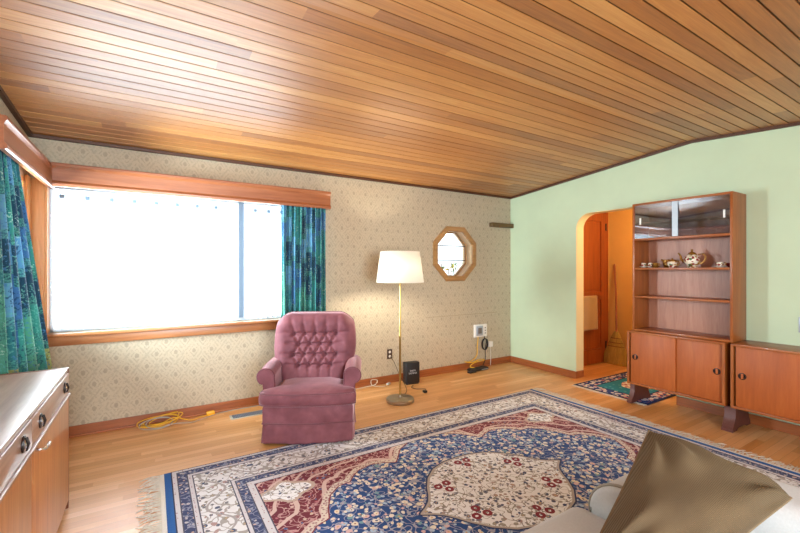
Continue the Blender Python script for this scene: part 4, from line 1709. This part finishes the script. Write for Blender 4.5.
# ------------------------------------------------------------------ SMALL THINGS ON THE BACK WALL AND FLOOR
# wall outlet by the lamp
M_bplate = plain('brown_plate', '#3f2a1c', .4, .5)
W_ = thing('wall_outlet', 'brown wall outlet left of the lamp pole', 'outlet', (2.468, YB, .344))
mb = MB(); mb.box(2.432, 2.504, YB - .007, YB - .0005, .285, .403, .003); obj('plate', mb, M_bplate, W_)
for zz in (.318, .370):
    mb = MB(); mb.lathe([(0, .003), (.015, .003), (.016, 0), (0, 0)], (2.468, YB - .007, zz), 16, Matrix.Rotation(PI / 2, 4, 'X')); obj('socket', mb, M_white, W_)
# outlet on the green wall
W_ = thing('wall_outlet', 'grey outlet on the green wall at the right edge', 'outlet', (XR, 1.06, .92))
mb = MB(); mb.box(XR - .007, XR - .0005, 1.02, 1.094, .855, .985, .003); obj('plate', mb, M_alu, W_)
for zz in (.892, .948):
    mb = MB(); mb.lathe([(0, .003), (.015, .003), (.016, 0), (0, 0)], (XR - .007, 1.057, zz), 16, Matrix.Rotation(-PI / 2, 4, 'Y')); obj('socket', mb, M_black, W_)

# black box with grey print
BX = thing('black_box', 'upright black box with grey lettering standing behind the lamp', 'box', (2.665, 4.05, 0), R(-8))
mb = MB(); mb.box(-.092, .092, -.045, .045, .012, .262, .010, 3); obj('case', mb, M_black, BX, local=True)
mb = MB(); mb.box(-.08, .08, -.04, .04, 0.0, .014, .003); obj('foot', mb, M_black, BX, local=True)
mb = MB()
for row, (zz, n_, w_) in enumerate(((.165, 5, .011), (.135, 8, .009))):
    tw = n_ * (w_ + .004)
    for k in range(n_):
        x = -tw / 2 + k * (w_ + .004)
        z0_ = zz - .009
        mb.box(x, x + w_ * .3, -.0465, -.0448, z0_, z0_ + .018)
        if k % 3 != 1: mb.box(x, x + w_, -.0465, -.0448, z0_ + .014, z0_ + .018)
        if k % 2 == 0: mb.box(x, x + w_, -.0465, -.0448, z0_, z0_ + .004)
        if k % 3 == 1: mb.box(x + w_ * .7, x + w_, -.0465, -.0448, z0_, z0_ + .018)
obj('lettering', mb, M_ink, BX, local=True, smooth=False)

# lamp cord and its plug, the loose pale cord and its plug
M_cordb = plain('brown_cord', '#4a3a26', .5, .4)
M_cordw = plain('pale_cord', '#cfc4ac', .5, .4)
M_yel = plain('yellow_cable', '#e0ad36', .45, .4)
M_grc = plain('grey_cable', '#a9a79c', .5, .4)
M_blk = plain('black_cable', '#171616', .5, .4)
mb = MB()
mb.tube(crv([(2.468, YB - .02, .318), (2.50, YB - .06, .25), (2.54, YB - .10, .12), (2.52, 3.95, .012), (2.42, 3.78, .006), (2.31, 3.69, .006), (2.27, 3.64, .02)], 8), .0032, 6)
c_ = tag(obj('lamp_cord', mb, M_cordb), 'thin brown cord from the wall outlet to the lamp base', 'cord')
mb = MB()
mb.tube(crv([(2.63, 3.955, .006), (2.57, 3.90, .006), (2.58, 3.82, .006), (2.67, 3.76, .006), (2.60, 3.69, .008)], 8), .0035, 6)
c_ = obj('black_extension_cord', mb, M_blk); tag(c_, 'black cord lying on the floor right of the lamp base', 'cord')
mb = MB(); mb.box(2.575, 2.615, 3.645, 3.69, .001, .028, .006, 2); obj('plug', mb, M_black, c_)
mb = MB()
mb.tube(crv([(1.70, YB - .045, .008), (1.95, YB - .06, .008), (2.12, YB - .05, .010), (2.22, YB - .09, .03), (2.27, YB - .05, .065), (2.20, YB - .04, .075), (2.18, YB - .10, .03), (2.30, 4.10, .008), (2.39, 4.13, .012)], 8), .004, 6)
c_ = obj('pale_cord', mb, M_cordw); tag(c_, 'pale extension cord ending in a plug beside the baseboard left of the lamp', 'cord')
mb = MB(); mb.tube([(2.375, 4.125, .016), (2.42, 4.145, .016)], [.016, .014], 10); obj('plug', mb, M_grc, c_)

# yellow extension cord coil at left, with grey cord along the baseboard
mb = MB()
pts = []
for k in range(4):
    for q in range(7):
        a = q / 7 * 2 * PI
        w_ = (.17, .13, .16, .11)[k]
        pts.append((.06 + .015 * k + w_ * math.cos(a) + rnd.uniform(-.012, .012), 4.125 + (.06, .045, .055, .065)[k] * math.sin(a) + rnd.uniform(-.006, .006), .012 + .006 * k + .028 * (1 + math.sin(a + .4 * k))))
pts += [(.30, 4.10, .01), (.38, 4.13, .012), (.46, 4.16, .012)]
mb.tube(crv(pts, 4), .0042, 6)
c_ = obj('extension_cord', mb, M_yel); tag(c_, 'yellow extension cord coiled on the floor by the baseboard', 'cord')
mb = MB(); mb.box(.44, .51, 4.145, 4.185, .001, .04, .008, 2); obj('socket_end', mb, plain('bright_yellow_plastic', '#e8ab1e', .4, .5), c_)
mb = MB()
pts = []
for k in range(2):
    for q in range(8):
        a = q / 8 * 2 * PI
        pts.append((.04 + .02 * k + (.13, .10)[k] * math.cos(a), 4.09 + .05 * math.sin(a), .034 + .03 * math.sin(a) + .006 * k))
pts += [(.22, 4.04, .02), (.3, 4.045, .006), (.42, 4.095, .006), (.55, 4.17, .006), (.75, 4.19, .006), (1.0, 4.19, .006), (1.35, 4.19, .006), (1.66, 4.19, .006)]
mb.tube(crv(pts, 4), .0035, 6)
c_ = obj('grey_cord', mb, M_grc); tag(c_, 'grey cord looped over the yellow coil and running along the baseboard', 'cord')

# floor vent
VT = thing('floor_vent', 'grey metal floor vent in the floorboards left of the armchair', 'vent', (.83, 3.99, 0))
mb = MB(); mb.box(.62, 1.04, 3.93, 4.05, .0005, .006, .002); obj('frame', mb, plain('pale_vent_rim', '#b9b3a2', .5, .5), VT)
mb = MB(); mb.box(.64, 1.02, 3.945, 4.035, .006, .0075)
obj('grille_bed', mb, plain('vent_dark', '#2f3540', .5, .5), VT, smooth=False)
mb = MB()
for k in range(26):
    x = .645 + k * .0144
    mb.box(x, x + .007, 3.946, 4.034, .0075, .010)
for y in (3.965, 3.99, 4.015):
    mb.box(.642, 1.018, y - .003, y + .003, .0078, .0105)
obj('grille', mb, plain('vent_metal', '#7d8794', .45, .5, .4), VT, smooth=False)

# phone plate with coiled black cable and white adaptor
PH = thing('wall_socket_box', 'white wall socket box with two faceplates near the corner', 'socket', (3.94, YB, .50))
mb = MB(); mb.box(3.825, 4.06, YB - .022, YB - .0005, .425, .60, .004); obj('backplate', mb, M_white, PH)
mb = MB(); mb.box(3.855, 3.975, YB - .030, YB - .021, .445, .58, .003); obj('faceplate', mb, M_alu, PH)
mb = MB(); mb.box(3.885, 3.945, YB - .042, YB - .029, .475, .555, .004); obj('plug', mb, plain('grey_brown_plastic', '#6f635a', .5, .5), PH)
mb = MB(); mb.box(3.995, 4.045, YB - .030, YB - .021, .445, .58, .003); obj('faceplate', mb, M_white, PH)
for zz in (.475, .512, .55):
    mb = MB(); mb.box(4.008, 4.032, YB - .032, YB - .029, zz - .008, zz + .008); obj('jack', mb, plain('grey_jack', '#8b8680', .5, .5), PH)
mb = MB()
pts = [(4.0, YB - .035, .43)]
for k in range(4):
    for q in range(10):
        a = PI / 2 + q / 10 * 2 * PI
        pts.append((4.005 + .050 * math.cos(a), YB - .028 - .006 * k, .32 + .078 * math.sin(a)))
pts += [(4.0, YB - .05, .25), (3.99, YB - .06, .12), (3.92, YB - .09, .045)]
mb.tube(crv(pts, 4), .0055, 6)
c_ = tag(obj('coiled_cable', mb, M_blk), 'coil of black cable hanging under the white wall socket box', 'cable')
mb = MB(); mb.box(4.085, 4.155, YB - .045, YB - .0005, .27, .345, .006, 2)
mb.tube([(4.12, YB - .03, .27), (4.12, YB - .035, .15), (4.10, YB - .05, .01)], .003, 6)
ad = obj('power_adaptor', mb, M_white); tag(rebase(ad, (4.12, YB, .27)), 'small white adaptor on the wallpaper right of the cable coil', 'adaptor')
mb = MB()
mb.tube(crv([(3.88, YB - .035, .43), (3.86, YB - .04, .30), (3.85, YB - .035, .17), (3.72, YB - .05, .11), (3.62, YB - .05, .12), (3.74, YB - .055, .095), (3.90, YB - .05, .12), (3.98, YB - .055, .10), (3.80, YB - .06, .09), (3.70, YB - .07, .05), (3.74, 4.12, .035)], 8), .006, 6)
c_ = tag(obj('network_cable', mb, M_yel), 'yellow cable dangling from the wall socket box to the black modem', 'cable')
MO = thing('modem', 'flat black modem on the floor below the wall socket box', 'modem', (3.78, 4.10, 0), R(4))
mb = MB(); mb.box(-.15, .16, -.055, .055, .004, .036, .008, 2); obj('case', mb, M_black, MO, local=True)
mb = MB(); mb.box(-.22, -.10, -.075, -.015, .0, .022, .006, 2); obj('power_brick', mb, M_black, MO, local=True)
mb = MB(); mb.box(.02, .15, -.0562, -.0545, .012, .022); obj('label_strip', mb, M_alu, MO, local=True, smooth=False)

# short ledge at the corner
mb = MB(); mb.box(4.125, XR - .001, YB - .065, YB - .0005, 1.985, 2.045, .004)
lg = obj('wall_ledge', mb, wood('dark_ledge_wood', [(0.3, '#4f3a1c'), (0.7, '#6b5029')], 'X', rough=.5))
tag(rebase(lg, (4.34, YB, 1.985)), 'short dark wooden ledge on the wallpaper in the far corner', 'ledge')

# ------------------------------------------------------------------ HALL THINGS
tb = thing('towel_rail', 'thin rail across the hall door holding the towel', 'rail', (5.27, HY - .03, .985))
mb = MB()
mb.tube([(5.05, HY - .055, .985), (5.56, HY - .055, .985)], .007, 8)
obj('bar', mb, M_door, tb)
mb = MB()
mb.box(5.045, 5.06, HY - .06, HY - .0305, .975, .995).box(5.55, 5.565, HY - .06, HY - .0305, .975, .995)
obj('bracket', mb, M_door, tb)
M_towel = plain('tan_towelling', '#a98a5c', .9, .1, noise=.08, nscale=150., sheen=.3, bump=.2)


def towel(u, v):
    x = 5.10 + u * .37 - .02 * (1 - abs(v - .5) * 2) * (u - .5)
    L = v * 2 - 1          # -1 back bottom .. 0 top .. 1 front bottom
    wob = .004 * math.sin(u * 9 + 2 * L)
    if abs(L) < .12:
        a = L / .12 * PI / 2
        return (x, HY - .055 - math.sin(a) * .011, .985 + .011 * math.cos(a))
    s_ = (abs(L) - .12) / .88
    z = .985 - s_ * (.47 if L > 0 else .40)
    y = HY - .055 - (.011 + .012 * s_ + wob + .003) * (1 if L > 0 else -.35)
    return (x + .012 * s_ * math.sin(4 * u), y, z)


mb = MB(); mb.grid(towel, 20, 50)
o = obj('towel', mb, M_towel, angle=180)
md = o.modifiers.new('thick', 'SOLIDIFY'); md.thickness = .005; md.offset = 0
tag(rebase(o, (5.28, HY - .055, .5)), 'tan towel hanging over the rail on the hall door', 'towel')

BR = thing('broom', 'straw broom with wooden handle leaning in the hall corner', 'broom', (5.72, 3.30, 0))
mb = MB()
mb.tube([(5.725, 3.30, .42), (5.79, 3.345, 1.0), (5.848, 3.40, 1.45)], [.013, .013, .012], 10)
obj('handle', mb, wood('broom_stick', [(0.3, '#8a4a20'), (0.7, '#a5622e')], 'Z', rough=.4), BR)
M_straw = wood('broom_straw', [(0.25, '#8f7430'), (0.5, '#b39444'), (0.75, '#c9aa58')], 'Z', stretch=60., rough=.8)


def straw(u, v):
    a = u * 2 * PI
    t = 1 - v
    hw = .028 + .142 * min(1, t * 1.35) ** .85
    hd = .024 + .022 * t
    rid = 1 + .05 * math.sin(a * 22)
    x0_, y0_ = 5.70 + .03 * v, 3.305
    dirx, diry = .05, 1.0
    # broad in y, thin in x
    return (x0_ + hd * math.cos(a) * rid, y0_ + hw * math.sin(a) * rid + .0 * t, .004 + v * .47)


mb = MB(); V = mb.grid(straw, 66, 12, close_u=True)
mb.bm.faces.new([r_[0] for r_ in V]); mb.bm.faces.new([r_[-1] for r_ in V])
bh = obj('bristles', mb, M_straw, BR, angle=60)
mb = MB()
for vv in (.55, .66, .80):
    mb.tube([Vector(straw(k / 30, vv)) * 1.0 for k in range(30)], .005, 5, closed=True)
obj('stitching', mb, plain('red_brown_thread', '#7c4a28', .7, .2), bh)

# ------------------------------------------------------------------ OUTSIDE THE OCTAGON
M_leaf = plain('outdoor_leaf', '#5d7550', .6, .3, noise=.3, nscale=9.)
M_leafy = plain('outdoor_yellow_leaf', '#b9ad3a', .6, .3, noise=.3, nscale=9.)
SHB = thing('garden_shrub', 'leafy shrub outside the octagonal window', 'shrub', (4.75, 5.6, 0))
mb = MB()
for k in range(5):
    a = rnd.uniform(-.5, .5)
    mb.tube(crv([(4.75, 5.6, 0), (4.75 + a * .5, 5.6, .7), (4.75 + a, 5.6 + rnd.uniform(-.1, .1), 1.35 + rnd.uniform(0, .2))], 5), .009, 5)
obj('stem', mb, plain('bark', '#5a5148', .8, .2), SHB)
for nm, mt_, cnt in (('foliage', M_leaf, 110), ('yellow_foliage', M_leafy, 24)):
    mb = MB()
    for k in range(cnt):
        x = 4.75 + rnd.gauss(0, .32)
        z = rnd.uniform(.7, 1.50 - .15 * abs(x - 4.75))
        y = 5.6 + rnd.uniform(-.12, .12)
        a = rnd.uniform(0, 2 * PI)
        L = rnd.uniform(.04, .08)
        d_ = Vector((math.cos(a), rnd.uniform(-.4, .4), math.sin(a))) * L
        n_ = d_.cross(Vector((0, 1, 0))).normalized() * L * .3
        p = Vector((x, y, z))
        mb.quad(p - d_, p + n_ + Vector((0, .008, 0)), p + d_, p - n_)
    o = obj(nm, mb, mt_, SHB)
    md = o.modifiers.new('thick', 'SOLIDIFY'); md.thickness = .002
    o['kind'] = 'stuff'
